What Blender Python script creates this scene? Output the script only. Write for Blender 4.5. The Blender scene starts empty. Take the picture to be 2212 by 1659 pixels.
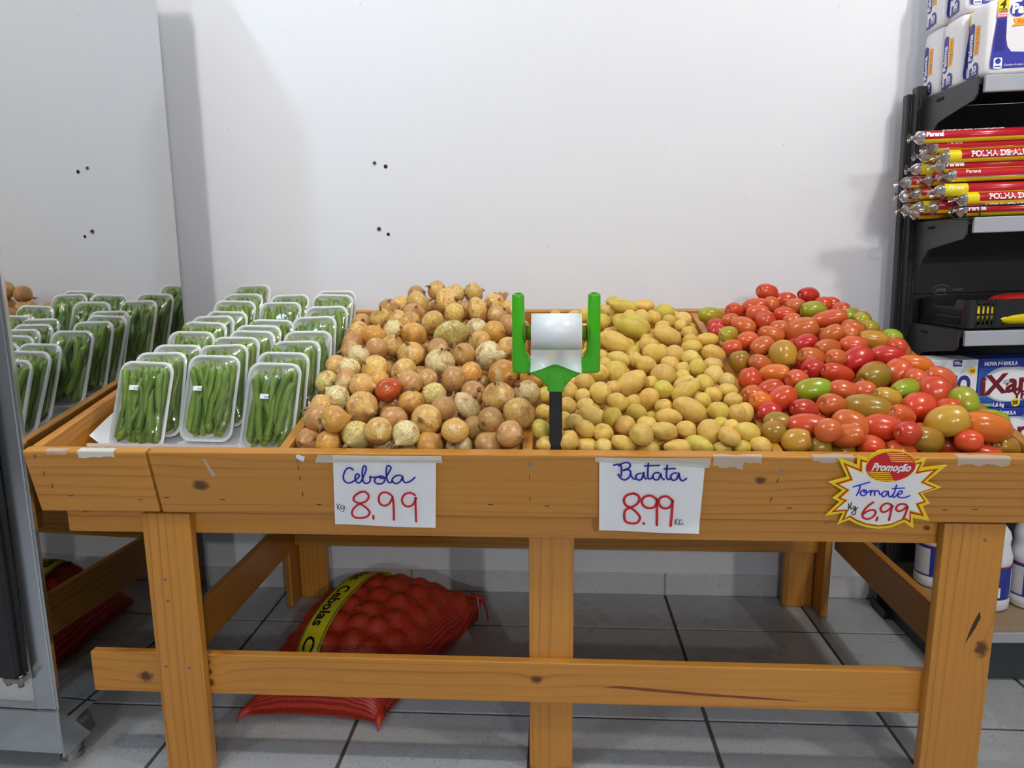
import bpy, bmesh, math, random
import numpy as np
from mathutils import Vector, Matrix, noise as mnoise
random.seed(11)
D2R = math.pi/180
scene = bpy.context.scene
COL = scene.collection

# ------------------------------------------------------------------ camera
F_PX, YAW, PITCH, ROLL = 1505.53, .0583, .1766, -.0085
CAMP = Vector((0, 0, 1.1684))
def cam_axes():
    cy, sy, cp, sp = math.cos(YAW), math.sin(YAW), math.cos(PITCH), math.sin(PITCH)
    f = Vector((-sy*cp, cy*cp, -sp)); r = Vector((cy, sy, 0)); u = r.cross(f)
    c, s = math.cos(ROLL), math.sin(ROLL)
    return c*r+s*u, -s*r+c*u, f
CR, CU, CF = cam_axes()
cd = bpy.data.cameras.new('camera'); cam = bpy.data.objects.new('camera', cd); COL.objects.link(cam)
cd.sensor_fit = 'HORIZONTAL'; cd.sensor_width = 36; cd.lens = F_PX/2212*36; cd.clip_start = .02
cam.matrix_world = Matrix(((CR.x, CU.x, -CF.x, CAMP.x), (CR.y, CU.y, -CF.y, CAMP.y), (CR.z, CU.z, -CF.z, CAMP.z), (0, 0, 0, 1)))
scene.camera = cam

# ------------------------------------------------------------------ world, exposure
w = bpy.data.worlds.new('world'); scene.world = w; w.use_nodes = True
w.node_tree.nodes['Background'].inputs[0].default_value = (.75, .82, 1, 1)
w.node_tree.nodes['Background'].inputs[1].default_value = .015
vs = scene.view_settings
vs.view_transform = 'Standard'; vs.look = 'None'; vs.exposure = -0.12; vs.gamma = 1.0; vs.use_curve_mapping = False
# ceiling lamps: (x, y, z, watts, colour, which)
LAMPS = [
    (1.40, .75, 2.70, 50, (1.0, .96, .90), 'right of the two nearest the stand'),
    (-.87, .75, 2.70, 36, (1.0, .96, .90), 'left of the two nearest the stand'),
    (-1.50, .20, 2.70, 32, (.62, .80, 1.0), 'in front of the fridge'),
    (1.6, -3.2, 2.70, 120, (1.0, .96, .90), 'right of the two deep in the shop'),
    (.1, -4.8, 2.70, 110, (.90, .95, 1.0), 'left of the two deep in the shop'),
]
CEIL = 2.95

# ------------------------------------------------------------------ materials
MATS = {}
def nt(name):
    m = bpy.data.materials.new(name); m.use_nodes = True
    b = m.node_tree.nodes['Principled BSDF']
    return m, m.node_tree, b
def setp(b, color=None, rough=None, metal=None, spec=None, **k):
    if color is not None: b.inputs['Base Color'].default_value = (*color, 1)
    if rough is not None: b.inputs['Roughness'].default_value = rough
    if metal is not None: b.inputs['Metallic'].default_value = metal
    if spec is not None: b.inputs['Specular IOR Level'].default_value = spec
    for kk, v in k.items(): b.inputs[kk.replace('_', ' ')].default_value = v
def N(t, typ, **k):
    n = t.nodes.new(typ)
    for kk, v in k.items(): setattr(n, kk, v)
    return n
def L(t, a, b): t.links.new(a, b)
def math_n(t, op, a, b=None, clamp=False):
    n = N(t, 'ShaderNodeMath', operation=op, use_clamp=clamp)
    for i, v in enumerate((a, b)):
        if v is None: continue
        if isinstance(v, (int, float)): n.inputs[i].default_value = v
        else: L(t, v, n.inputs[i])
    return n.outputs[0]
def ramp(t, fac, stops, interp='LINEAR'):
    n = N(t, 'ShaderNodeValToRGB'); r = n.color_ramp; r.interpolation = interp
    while len(r.elements) < len(stops): r.elements.new(.5)
    for e, (p, c) in zip(r.elements, stops):
        e.position = p; e.color = (*c, 1) if len(c) == 3 else c
    L(t, fac, n.inputs[0]); return n.outputs[0]
def mix(t, fac, a, b, mode='MIX'):
    n = N(t, 'ShaderNodeMix', data_type='RGBA', blend_type=mode)
    for i, v in ((0, fac), (6, a), (7, b)):
        if isinstance(v, (int, float)): n.inputs[i].default_value = v
        elif isinstance(v, tuple): n.inputs[i].default_value = (*v, 1)
        else: L(t, v, n.inputs[i])
    return n.outputs[2]
def noise_n(t, vec, scale, detail=3, rough=.5, out=0):
    n = N(t, 'ShaderNodeTexNoise'); n.inputs['Scale'].default_value = scale; n.inputs['Detail'].default_value = detail; n.inputs['Roughness'].default_value = rough
    if vec is not None: L(t, vec, n.inputs['Vector'])
    return n.outputs[out]
def objvec(t, scale=(1, 1, 1), rnd=0):
    c = N(t, 'ShaderNodeTexCoord').outputs['Object']
    m = N(t, 'ShaderNodeMapping'); m.inputs['Scale'].default_value = scale; L(t, c, m.inputs[0])
    if rnd:
        oi = N(t, 'ShaderNodeObjectInfo'); mm = math_n(t, 'MULTIPLY', oi.outputs['Random'], rnd)
        cb = N(t, 'ShaderNodeCombineXYZ')
        for i in range(3): L(t, mm, cb.inputs[i])
        L(t, cb.outputs[0], m.inputs['Location'])
    return m.outputs[0]
def bump(t, b, h, strength=.2, dist=.002):
    n = N(t, 'ShaderNodeBump'); n.inputs['Strength'].default_value = strength; n.inputs['Distance'].default_value = dist
    L(t, h, n.inputs['Height']); L(t, n.outputs[0], b.inputs['Normal'])
def M(name, color=(.8, .8, .8), rough=.5, metal=0., spec=.5, var=0., **k):
    if name in MATS: return MATS[name]
    m, t, b = nt(name); setp(b, color, rough, metal, spec, **k)
    if var:
        n = noise_n(t, objvec(t), 30, 3)
        L(t, mix(t, n, tuple(c*(1-var) for c in color), tuple(min(1, c*(1+var)) for c in color)), b.inputs['Base Color'])
    MATS[name] = m; return m

def wood_mat(name, light=(.67, .305, .046), dark=(.34, .112, .013), knots=(), freq=1/.019, dirt=False, cx=.045):
    m, t, b = nt(name)
    oi = N(t, 'ShaderNodeObjectInfo').outputs['Random']
    co = N(t, 'ShaderNodeTexCoord').outputs['Object']
    sx = N(t, 'ShaderNodeSeparateXYZ'); L(t, co, sx.inputs[0])
    mp = N(t, 'ShaderNodeMapping'); mp.inputs['Scale'].default_value = (1.1, 7, 7); L(t, co, mp.inputs[0])
    cb = N(t, 'ShaderNodeCombineXYZ'); r50 = math_n(t, 'MULTIPLY', oi, 57.0)
    for i in range(3): L(t, r50, cb.inputs[i])
    L(t, cb.outputs[0], mp.inputs['Location'])
    nz = noise_n(t, mp.outputs[0], 1.0, 2, .5)
    oy = math_n(t, 'ADD', math_n(t, 'MULTIPLY', math_n(t, 'FRACT', math_n(t, 'MULTIPLY', oi, 7.31)), .14), .07)
    yy = math_n(t, 'ADD', sx.outputs[1], oy); zz = math_n(t, 'ADD', sx.outputs[2], cx)
    # warp around knots
    warp = None
    for (kx, ky, kr) in knots:
        dx = math_n(t, 'MULTIPLY', math_n(t, 'SUBTRACT', sx.outputs[0], kx), .45); dy = math_n(t, 'SUBTRACT', sx.outputs[1], ky)
        dd = math_n(t, 'SQRT', math_n(t, 'ADD', math_n(t, 'MULTIPLY', dx, dx), math_n(t, 'MULTIPLY', dy, dy)))
        g = math_n(t, 'MULTIPLY', math_n(t, 'POWER', 2.718, math_n(t, 'MULTIPLY', dd, -1/(kr*1.8))), kr*1.1)
        warp = g if warp is None else math_n(t, 'ADD', warp, g)
    r = math_n(t, 'SQRT', math_n(t, 'ADD', math_n(t, 'MULTIPLY', yy, yy), math_n(t, 'MULTIPLY', zz, zz)))
    r = math_n(t, 'ADD', r, math_n(t, 'MULTIPLY', nz, .045))
    r = math_n(t, 'ADD', r, math_n(t, 'MULTIPLY', noise_n(t, objvec(t, (.35, 16, 16), 43), 1, 2), .030))
    if warp is not None: r = math_n(t, 'ADD', r, warp)
    fr = math_n(t, 'FRACT', math_n(t, 'MULTIPLY', r, freq))
    mid = tuple(.5*(p_+q_) for p_, q_ in zip(light, dark))
    lines = ramp(t, fr, [(0, (.35, .35, .35)), (.07, (.06, .06, .06)), (.5, (.0, .0, .0)), (.80, (.30, .30, .30)), (.93, (1, 1, 1)), (1, (.35, .35, .35))])
    vary = ramp(t, noise_n(t, objvec(t, (.7, 19, 19), 71), 1, 2), [(.36, (.15, .15, .15)), (.66, (1, 1, 1))])
    c = mix(t, math_n(t, 'MULTIPLY', math_n(t, 'MULTIPLY', lines, vary), .85), light, dark)
    fine = noise_n(t, objvec(t, (6, 160, 160), 31), 1, 3, .6)
    c = mix(t, math_n(t, 'MULTIPLY', fine, .35), c, tuple(d*.9 for d in dark))
    big = noise_n(t, objvec(t, (2.2, 5, 5), 17), 1, 2)
    c = mix(t, ramp(t, big, [(.35, (0, 0, 0)), (.7, (.30, .30, .30))]), c, (.52, .21, .035))
    # short resin flecks
    vo = N(t, 'ShaderNodeTexVoronoi'); vo.inputs['Scale'].default_value = 1.; L(t, objvec(t, (38, 75, 75), 5), vo.inputs['Vector'])
    c = mix(t, ramp(t, vo.outputs['Distance'], [(0, (.7, .7, .7)), (.045, (.3, .3, .3)), (.07, (0, 0, 0))]), c, (.16, .055, .012))
    for (kx, ky, kr) in knots:
        dx = math_n(t, 'MULTIPLY', math_n(t, 'SUBTRACT', sx.outputs[0], kx), .72); dy = math_n(t, 'SUBTRACT', sx.outputs[1], ky)
        dd = math_n(t, 'SQRT', math_n(t, 'ADD', math_n(t, 'MULTIPLY', dx, dx), math_n(t, 'MULTIPLY', dy, dy)))
        dd = math_n(t, 'ADD', dd, math_n(t, 'MULTIPLY', math_n(t, 'SUBTRACT', noise_n(t, objvec(t), 90, 2), .5), kr*.9))
        f = ramp(t, math_n(t, 'DIVIDE', dd, kr), [(.45, (.92, .92, .92)), (.8, (.35, .35, .35)), (1, (0, 0, 0))])
        c = mix(t, f, c, (.07, .022, .008))
    if dirt:
        f = math_n(t, 'ADD', math_n(t, 'MULTIPLY', sx.outputs[0], 14), math_n(t, 'MULTIPLY', noise_n(t, objvec(t), 24, 3), .9))
        f = ramp(t, f, [(.30, (.7, .7, .7)), (.62, (0, 0, 0))])
        c = mix(t, f, c, (.09, .055, .03))
    tone = ramp(t, math_n(t, 'FRACT', math_n(t, 'MULTIPLY', oi, 13.7)), [(0, (.88, .87, .86)), (1, (1, 1, 1))])
    c = mix(t, 1.0, c, tone, 'MULTIPLY')
    L(t, c, b.inputs['Base Color']); setp(b, rough=.36, spec=.45)
    b.inputs['Coat Weight'].default_value = .25; b.inputs['Coat Roughness'].default_value = .25
    bump(t, b, fine, .12, .001)
    return m

def colored_produce(name, kind):
    m, t, b = nt(name)
    oc = N(t, 'ShaderNodeObjectInfo').outputs['Color']
    if kind == 'tomato':
        n1 = noise_n(t, objvec(t, (.7, .7, .7), 40), 1, 2)
        sep = N(t, 'ShaderNodeSeparateColor'); L(t, oc, sep.inputs[0])
        c = mix(t, ramp(t, n1, [(.42, (0, 0, 0)), (.68, (.55, .55, .55))]), oc, (.50, .12, .012))
        hs = N(t, 'ShaderNodeHueSaturation'); L(t, oc, hs.inputs['Color']); hs.inputs['Value'].default_value = 1.25; hs.inputs['Saturation'].default_value = .93
        n2 = noise_n(t, objvec(t, (1.3, 1.3, 1.3), 12), 1, 3)
        c = mix(t, .35, c, mix(t, n2, oc, hs.outputs[0]))
        L(t, c, b.inputs['Base Color']); setp(b, rough=.22, spec=.5, Subsurface_Weight=.08, Subsurface_Radius=(.02, .006, .003), Subsurface_Scale=.3)
        b.inputs['Coat Weight'].default_value = .15; b.inputs['Coat Roughness'].default_value = .08
        bump(t, b, noise_n(t, objvec(t), 1.6, 2), .04, .003)
    elif kind == 'potato':
        n1 = noise_n(t, objvec(t, (1, 1, 1), 40), 1.5, 4, .6)
        c = mix(t, ramp(t, n1, [(.40, (0, 0, 0)), (.72, (.5, .5, .5))]), oc, (.50, .26, .05))
        vo = N(t, 'ShaderNodeTexVoronoi'); vo.inputs['Scale'].default_value = 4.2; L(t, objvec(t, (1, 1, 1), 9), vo.inputs['Vector'])
        c = mix(t, ramp(t, vo.outputs['Distance'], [(0, (.75, .75, .75)), (.12, (.5, .5, .5)), (.2, (0, 0, 0))]), c, (.20, .10, .03))
        n3 = noise_n(t, objvec(t, (1, 1, 1), 23), .8, 3)
        c = mix(t, ramp(t, n3, [(.66, (0, 0, 0)), (.74, (.55, .55, .55))]), c, (.30, .14, .035))
        L(t, c, b.inputs['Base Color']); setp(b, rough=.42, spec=.4)
        bump(t, b, n1, .12, .002)
    elif kind == 'onion':
        co = objvec(t, (1, 1, 1)); sx = N(t, 'ShaderNodeSeparateXYZ'); L(t, co, sx.inputs[0])
        rr = math_n(t, 'ADD', math_n(t, 'SQRT', math_n(t, 'ADD', math_n(t, 'MULTIPLY', sx.outputs[0], sx.outputs[0]), math_n(t, 'MULTIPLY', sx.outputs[1], sx.outputs[1]))), .02)
        cb = N(t, 'ShaderNodeCombineXYZ'); rnd = N(t, 'ShaderNodeObjectInfo').outputs['Random']
        L(t, math_n(t, 'DIVIDE', sx.outputs[0], rr), cb.inputs[0]); L(t, math_n(t, 'DIVIDE', sx.outputs[1], rr), cb.inputs[1])
        L(t, math_n(t, 'ADD', math_n(t, 'MULTIPLY', sx.outputs[2], .35), math_n(t, 'MULTIPLY', rnd, 30)), cb.inputs[2])
        streak = noise_n(t, cb.outputs[0], 13, 3, .6)
        fine = noise_n(t, cb.outputs[0], 34, 2, .6)
        c = mix(t, ramp(t, streak, [(.38, (.75, .75, .75)), (.56, (0, 0, 0))]), oc, (.50, .23, .055))
        c = mix(t, ramp(t, fine, [(.58, (0, 0, 0)), (.72, (.32, .32, .32))]), c, (.36, .15, .035))
        pt = noise_n(t, objvec(t, (1.1, 1.1, 1.1), 60), 1, 3, .55)           # torn brown outer skin
        edge = ramp(t, pt, [(.58, (0, 0, 0)), (.60, (1, 1, 1))])
        skin = mix(t, streak, (.34, .13, .04), (.56, .27, .095))
        c = mix(t, math_n(t, 'MULTIPLY', edge, .75), c, skin)
        pp = noise_n(t, objvec(t, (1.0, 1.0, 1.0), 91), 1, 2, .5)             # pale flesh where skin is gone
        c = mix(t, math_n(t, 'MULTIPLY', ramp(t, pp, [(.63, (0, 0, 0)), (.68, (1, 1, 1))]), .6), c, (.74, .66, .32))
        L(t, c, b.inputs['Base Color']); setp(b, rough=.30, spec=.5)
        L(t, ramp(t, edge, [(0, (.20, .20, .20)), (1, (.40, .40, .40))]), b.inputs['Roughness'])
        bump(t, b, math_n(t, 'ADD', streak, math_n(t, 'MULTIPLY', edge, .4)), .10, .02)
    elif kind == 'okra':
        n1 = noise_n(t, objvec(t, (1, 1, 1), 40), 60, 3)
        c = mix(t, n1, oc, (.10, .22, .022)); L(t, c, b.inputs['Base Color']); setp(b, rough=.34, spec=.5)
    return m

def tile_mat(name, base=(.43, .455, .475)):
    m, t, b = nt(name)
    co = N(t, 'ShaderNodeTexCoord').outputs['Object']
    oi = N(t, 'ShaderNodeObjectInfo')
    va = N(t, 'ShaderNodeVectorMath', operation='ADD'); L(t, co, va.inputs[0]); L(t, oi.outputs['Location'], va.inputs[1])
    vo = N(t, 'ShaderNodeTexVoronoi'); vo.inputs['Scale'].default_value = 170; L(t, va.outputs[0], vo.inputs['Vector'])
    nz = noise_n(t, va.outputs[0], 120, 2)
    thr = math_n(t, 'MULTIPLY', nz, .46)
    f = math_n(t, 'LESS_THAN', vo.outputs['Distance'], math_n(t, 'SUBTRACT', thr, .04))
    c = mix(t, math_n(t, 'MULTIPLY', f, .8), base, (.13, .14, .16))
    big = noise_n(t, va.outputs[0], 5, 4, .6)
    c = mix(t, ramp(t, big, [(.45, (0, 0, 0)), (.9, (.3, .3, .3))]), c, (.33, .31, .28))
    L(t, c, b.inputs['Base Color']); setp(b, rough=.28, spec=.45)
    L(t, ramp(t, big, [(.3, (.22, .22, .22)), (.8, (.42, .42, .42))]), b.inputs['Roughness'])
    return m
def wall_mat():
    m, t, b = nt('painted_wall')
    v = N(t, 'ShaderNodeTexCoord').outputs['Object']
    n1 = noise_n(t, v, 1.3, 4, .55); n2 = noise_n(t, v, 22, 3, .6); n3 = noise_n(t, v, 9, 5, .7)
    c = mix(t, n1, (.77, .80, .87), (.83, .84, .86))
    c = mix(t, ramp(t, n3, [(.64, (0, 0, 0)), (.80, (.12, .12, .12))]), c, (.45, .44, .45))
    vo = N(t, 'ShaderNodeTexVoronoi'); vo.inputs['Scale'].default_value = 9; L(t, v, vo.inputs['Vector'])
    c = mix(t, ramp(t, vo.outputs['Distance'], [(0, (.5, .5, .5)), (.022, (.4, .4, .4)), (.03, (0, 0, 0))]), c, (.42, .38, .36))
    L(t, c, b.inputs['Base Color']); setp(b, rough=.55, spec=.3)
    bump(t, b, n2, .06, .004)
    return m
def film_mat(name, tint=(1, 1, 1), gl=.045, rough=.085, wr=60):
    m, t, b = nt(name)
    t.nodes.remove(b); out = t.nodes['Material Output']
    tr = N(t, 'ShaderNodeBsdfTransparent'); tr.inputs[0].default_value = (*tint, 1)
    g = N(t, 'ShaderNodeBsdfGlossy'); g.inputs['Roughness'].default_value = rough; g.inputs['Color'].default_value = (1, 1, 1, 1)
    fr = N(t, 'ShaderNodeFresnel'); fr.inputs[0].default_value = 1.35
    f = math_n(t, 'ADD', math_n(t, 'MULTIPLY', fr.outputs[0], .65), gl, clamp=True)
    mx = N(t, 'ShaderNodeMixShader'); L(t, f, mx.inputs[0]); L(t, tr.outputs[0], mx.inputs[1]); L(t, g.outputs[0], mx.inputs[2])
    bp = N(t, 'ShaderNodeBump'); bp.inputs['Strength'].default_value = .5; bp.inputs['Distance'].default_value = .003
    L(t, noise_n(t, objvec(t, (1, .45, 1), 20), wr, 3), bp.inputs['Height'])
    L(t, bp.outputs[0], g.inputs['Normal']); L(t, bp.outputs[0], fr.inputs['Normal'])
    L(t, mx.outputs[0], out.inputs[0]); return m
def alpha_mat(name, color, alpha, rough=.4):
    m, t, b = nt(name); setp(b, color, rough, Alpha=alpha); return m
def net_mat():
    m, t, b = nt('red_sack_net')
    setp(b, (.50, .030, .012), .42)
    uv = N(t, 'ShaderNodeTexCoord').outputs['UV']
    sx = N(t, 'ShaderNodeSeparateXYZ'); L(t, uv, sx.inputs[0])
    wob = noise_n(t, uv, 9, 2)
    a = math_n(t, 'FRACT', math_n(t, 'ADD', math_n(t, 'MULTIPLY', sx.outputs[0], 95), math_n(t, 'MULTIPLY', wob, .5)))
    c = math_n(t, 'FRACT', math_n(t, 'ADD', math_n(t, 'MULTIPLY', sx.outputs[1], 120), math_n(t, 'MULTIPLY', wob, .5)))
    hole = math_n(t, 'MULTIPLY', math_n(t, 'GREATER_THAN', a, .42), math_n(t, 'GREATER_THAN', c, .48))
    L(t, math_n(t, 'SUBTRACT', 1.0, math_n(t, 'MULTIPLY', hole, .72)), b.inputs['Alpha'])
    return m

W_FRONT = wood_mat('pine_front_board', knots=((-.80, -.005, .016), (.35, .02, .01)))
W_FRONT2 = wood_mat('pine_front_end', knots=())
W_PLAIN = wood_mat('pine_board')
W_RAIL = wood_mat('pine_lower_rail', knots=((-.8615, -.01, .016), (-.712, .030, .009), (-.714, .006, .011), (-.712, -.020, .012), (.04, .008, .012)))
W_LEG = wood_mat('pine_leg', dirt=True)
W_LEGR = wood_mat('pine_leg_knotty', knots=((.36, .040, .017),), dirt=True)
W_APRON = wood_mat('pine_apron', knots=((-.712, -.014, .015), (-.945, -.012, .009), (.86, -.03, .007)), freq=1/.03)
PAPER = M('white_paper', (.90, .91, .95), .6, var=.02)
INK_B = M('blue_marker', (.012, .014, .33), .5); INK_R = M('red_marker', (.62, .012, .018), .5); INK_K = M('black_pen', (.01, .008, .02), .5)
WHITE = M('white_print', (.90, .90, .92), .45); YEL = M('yellow_print', (.95, .72, .01), .4); REDP = M('red_print', (.62, .01, .02), .4); DRED = M('dark_red_print', (.5, .03, .01), .4)
BLUE = M('blue_print', (.03, .04, .30), .35); BLACKP = M('black_print', (.012, .012, .014), .45); ORANGE = M('orange_print', (.95, .42, .02), .4)
TAPE = alpha_mat('clear_tape', (.80, .78, .70), .48, .25); MASKING = M('masking_tape', (.72, .70, .62), .6, var=.12)
STEEL = M('brushed_steel', (.62, .64, .66), .22, 1.0); STEELD = M('worn_steel', (.40, .38, .34), .35, 1.0, var=.2)
SCREW = M('zinc_screw', (.35, .35, .36), .35, 1.0); STAPLE = M('rusty_staple', (.035, .022, .015), .6)
BLACKM = M('black_powder_coat', (.012, .012, .014), .38, 0, .5); GREYM = M('grey_bracket_metal', (.035, .035, .038), .42)
RAILG = M('grey_price_rail', (.40, .42, .46), .4, var=.05); CRATE = M('black_plastic', (.016, .017, .018), .34)
GREEN = M('green_plastic', (.055, .43, .008), .14, 0, .5, Coat_Weight=.4, Coat_Roughness=.06); GREEND = M('green_core', (.12, .21, .012), .4)
FOIL = M('aluminium_foil', (.80, .81, .83), .18, 1.0); CARD = M('brown_board', (.35, .25, .15), .7, var=.12)
STYRO = M('white_foam', (.84, .85, .85), .42, var=.02, Subsurface_Weight=.05)
TOMATO_M = colored_produce('tomato_skin', 'tomato'); POTATO_M = colored_produce('potato_skin', 'potato'); ONION_M = colored_produce('onion_skin', 'onion'); OKRA_M = colored_produce('okra_skin', 'okra')
DRY = M('dry_onion_neck', (.30, .16, .06), .7, var=.3); ROOT = M('dry_roots', (.24, .13, .06), .8, var=.3); SCAR = M('stem_scar', (.55, .42, .20), .7, var=.2); SKINP = M('loose_onion_skin', (.50, .24, .11), .45, var=.25)
OKCAP = M('okra_cap', (.24, .34, .06), .5, var=.2)
FILM = film_mat('cling_film'); FILM2 = film_mat('twisted_wrap', (.93, .93, .94), .2, .12, 90)
BAG = alpha_mat('thin_plastic_bag', (.78, .86, .86), .82, .25); ROLLP = M('plastic_bag_roll', (.84, .90, .95), .30, 0, .5, var=.02, Subsurface_Weight=.35, Subsurface_Scale=.02)
TILE = tile_mat('speckled_tile'); TILES = tile_mat('speckled_skirting', (.66, .67, .69)); GROUT = M('brown_grout', (.075, .058, .045), .85, var=.2); GROUTL = M('pale_grout', (.42, .36, .30), .8, var=.1)
WALL = wall_mat(); CEILM = M('white_ceiling', (.55, .55, .56), .7); SIDEW = M('pale_wall', (.22, .22, .23), .7, var=.03)
MIRROR, _t, _b = nt('mirror_polished_panel'); setp(_b, (.60, .61, .605), .012, 1.0)
# ------------------------------------------------------------------ helpers
def link(o, parent=None):
    COL.objects.link(o)
    if parent is not None: o.parent = parent
    return o
def tag(o, label=None, cat=None, group=None, kind=None):
    if label: o['label'] = label
    if cat: o['category'] = cat
    if group: o['group'] = group
    if kind: o['kind'] = kind
    return o
def empty(name, loc=(0, 0, 0), rot=(0, 0, 0)):
    o = bpy.data.objects.new(name, None); COL.objects.link(o); o.location = loc; o.rotation_euler = rot; o.empty_display_size = .05; return o
def mesh_of(bm, name, smooth=False, normals=True):
    if normals: bmesh.ops.recalc_face_normals(bm, faces=bm.faces)
    me = bpy.data.meshes.new(name); bm.to_mesh(me); bm.free()
    if smooth: me.shade_smooth()
    return me
def obj(name, me, mat=None, parent=None, mw=None):
    if isinstance(me, bmesh.types.BMesh): me = mesh_of(me, name)
    if mat is not None and not me.materials: me.materials.append(mat)
    o = bpy.data.objects.new(name, me); link(o, parent)
    if mw is not None: o.matrix_local = mw
    return o
def frame(o, x, y, z=None):
    x = Vector(x).normalized(); y = Vector(y); y = (y-x*y.dot(x)).normalized(); z = x.cross(y)
    o = Vector(o)
    return Matrix(((x.x, y.x, z.x, o.x), (x.y, y.y, z.y, o.y), (x.z, y.z, z.z, o.z), (0, 0, 0, 1)))
_BOX = {}
def box_mesh(dx, dy, dz, bev=.002):
    k = (round(dx, 4), round(dy, 4), round(dz, 4), bev)
    bm = bmesh.new(); bmesh.ops.create_cube(bm, size=1)
    bmesh.ops.scale(bm, vec=(dx, dy, dz), verts=bm.verts)
    if bev: bmesh.ops.bevel(bm, geom=bm.edges[:], offset=min(bev, min(dx, dy, dz)*.4), segments=2, affect='EDGES', profile=.5)
    return mesh_of(bm, 'box')
def box(name, lo, hi, mat, parent=None, bev=.002):
    """axis-aligned box in the parent's frame"""
    lo, hi = Vector(lo), Vector(hi); c = (lo+hi)/2; d = hi-lo
    o = obj(name, box_mesh(d.x, d.y, d.z, bev), mat, parent); o.location = c; return o
def board(name, p0, p1, width, thick, wdir, mat, parent=None, bev=.003):
    """plank from p0 to p1 (centre line), width along wdir; local X = length"""
    p0, p1 = Vector(p0), Vector(p1)
    o = obj(name, box_mesh((p1-p0).length, width, thick, bev), mat, parent)
    o.matrix_local = frame((p0+p1)/2, p1-p0, wdir); return o
def add_box(bm, lo, hi):
    lo, hi = Vector(lo), Vector(hi); c = (lo+hi)/2; d = hi-lo
    bmesh.ops.create_cube(bm, size=1, matrix=Matrix.Translation(c) @ Matrix.Diagonal((d.x, d.y, d.z, 1)))
def add_cyl(bm, p0, p1, r0, r1=None, seg=16, caps=True):
    p0, p1 = Vector(p0), Vector(p1); r1 = r0 if r1 is None else r1
    q = (p1-p0).to_track_quat('Z', 'Y').to_matrix().to_4x4(); q.translation = (p0+p1)/2
    bmesh.ops.create_cone(bm, cap_ends=caps, segments=seg, radius1=r0, radius2=r1, depth=(p1-p0).length, matrix=q)
def cyl(name, p0, p1, r0, mat, parent=None, r1=None, seg=16, smooth=True):
    bm = bmesh.new(); add_cyl(bm, p0, p1, r0, r1, seg)
    me = mesh_of(bm, name)
    if smooth:
        for f in me.polygons: f.use_smooth = len(f.vertices) == 4
    return obj(name, me, mat, parent)
def add_tube(bm, pts, r, seg=8, closed=False, taper=None):
    pts = [Vector(p) for p in pts]; n = len(pts); rings = []
    up = Vector((0, 0, 1))
    for i, p in enumerate(pts):
        if closed: d = pts[(i+1) % n]-pts[i-1]
        else: d = pts[min(i+1, n-1)]-pts[max(i-1, 0)]
        d.normalize(); a = d.cross(up)
        if a.length < .05: a = d.cross(Vector((1, 0, 0)))
        a.normalize(); b = d.cross(a); rr = r if taper is None else taper[i]
        rings.append([bm.verts.new(p+rr*(math.cos(2*math.pi*k/seg)*a+math.sin(2*math.pi*k/seg)*b)) for k in range(seg)])
    m = n if closed else n-1
    for i in range(m):
        A, B = rings[i], rings[(i+1) % n]
        for k in range(seg): bm.faces.new((A[k], A[(k+1) % seg], B[(k+1) % seg], B[k]))
    if not closed:
        bm.faces.new(rings[0]); bm.faces.new(rings[-1])
def tube(name, pts, r, mat, parent=None, seg=8, closed=False, taper=None):
    bm = bmesh.new(); add_tube(bm, pts, r, seg, closed, taper); return obj(name, mesh_of(bm, name, True), mat, parent)
def prism(name, pts, h, mat, parent=None, mw=None, bev=0):
    """polygon in local XY, thickness h along +Z"""
    bm = bmesh.new(); vs_ = [bm.verts.new((x, y, 0)) for x, y in pts]; f = bm.faces.new(vs_)
    r = bmesh.ops.extrude_face_region(bm, geom=[f]); bmesh.ops.translate(bm, vec=(0, 0, h), verts=[v for v in r['geom'] if isinstance(v, bmesh.types.BMVert)])
    if bev: bmesh.ops.bevel(bm, geom=bm.edges[:], offset=bev, segments=2, affect='EDGES')
    return obj(name, mesh_of(bm, name), mat, parent, mw)
def flat(name, pts, mat, parent=None, mw=None):
    return prism(name, pts, .0004, mat, parent, mw)
def ribbon(name, strokes, width, z, mat, parent=None, mw=None):
    """hand-written strokes as flat ribbons with round caps, local XY"""
    bm = bmesh.new()
    for st in strokes:
        P = [Vector((x, y, 0)) for x, y in st]
        if len(P) > 2:
            Q = []
            for i in range(len(P)-1):
                a, b, c, d = P[max(i-1, 0)], P[i], P[i+1], P[min(i+2, len(P)-1)]
                for k in range(5):
                    t = k/5; Q.append(.5*((2*b)+(c-a)*t+(2*a-5*b+4*c-d)*t*t+(3*b-a-3*c+d)*t**3))
            Q.append(P[-1]); P = Q
        hw = width/2; Lr = []
        for i, p in enumerate(P):
            d = P[min(i+1, len(P)-1)]-P[max(i-1, 0)]; d.normalize(); n = Vector((-d.y, d.x, 0))
            Lr.append((bm.verts.new(p+n*hw+Vector((0, 0, z))), bm.verts.new(p-n*hw+Vector((0, 0, z)))))
        for (a, b), (c, d) in zip(Lr, Lr[1:]):
            try: bm.faces.new((a, b, d, c))
            except ValueError: pass
        for p in (P[0], P[-1]):
            bmesh.ops.create_circle(bm, cap_ends=True, segments=10, radius=hw, matrix=Matrix.Translation(p+Vector((0, 0, z))))
    r = bmesh.ops.extrude_face_region(bm, geom=bm.faces[:]); bmesh.ops.translate(bm, vec=(0, 0, -.0003), verts=[v for v in r['geom'] if isinstance(v, bmesh.types.BMVert)])
    return obj(name, mesh_of(bm, name), mat, parent, mw)
_TXT = {}
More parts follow.
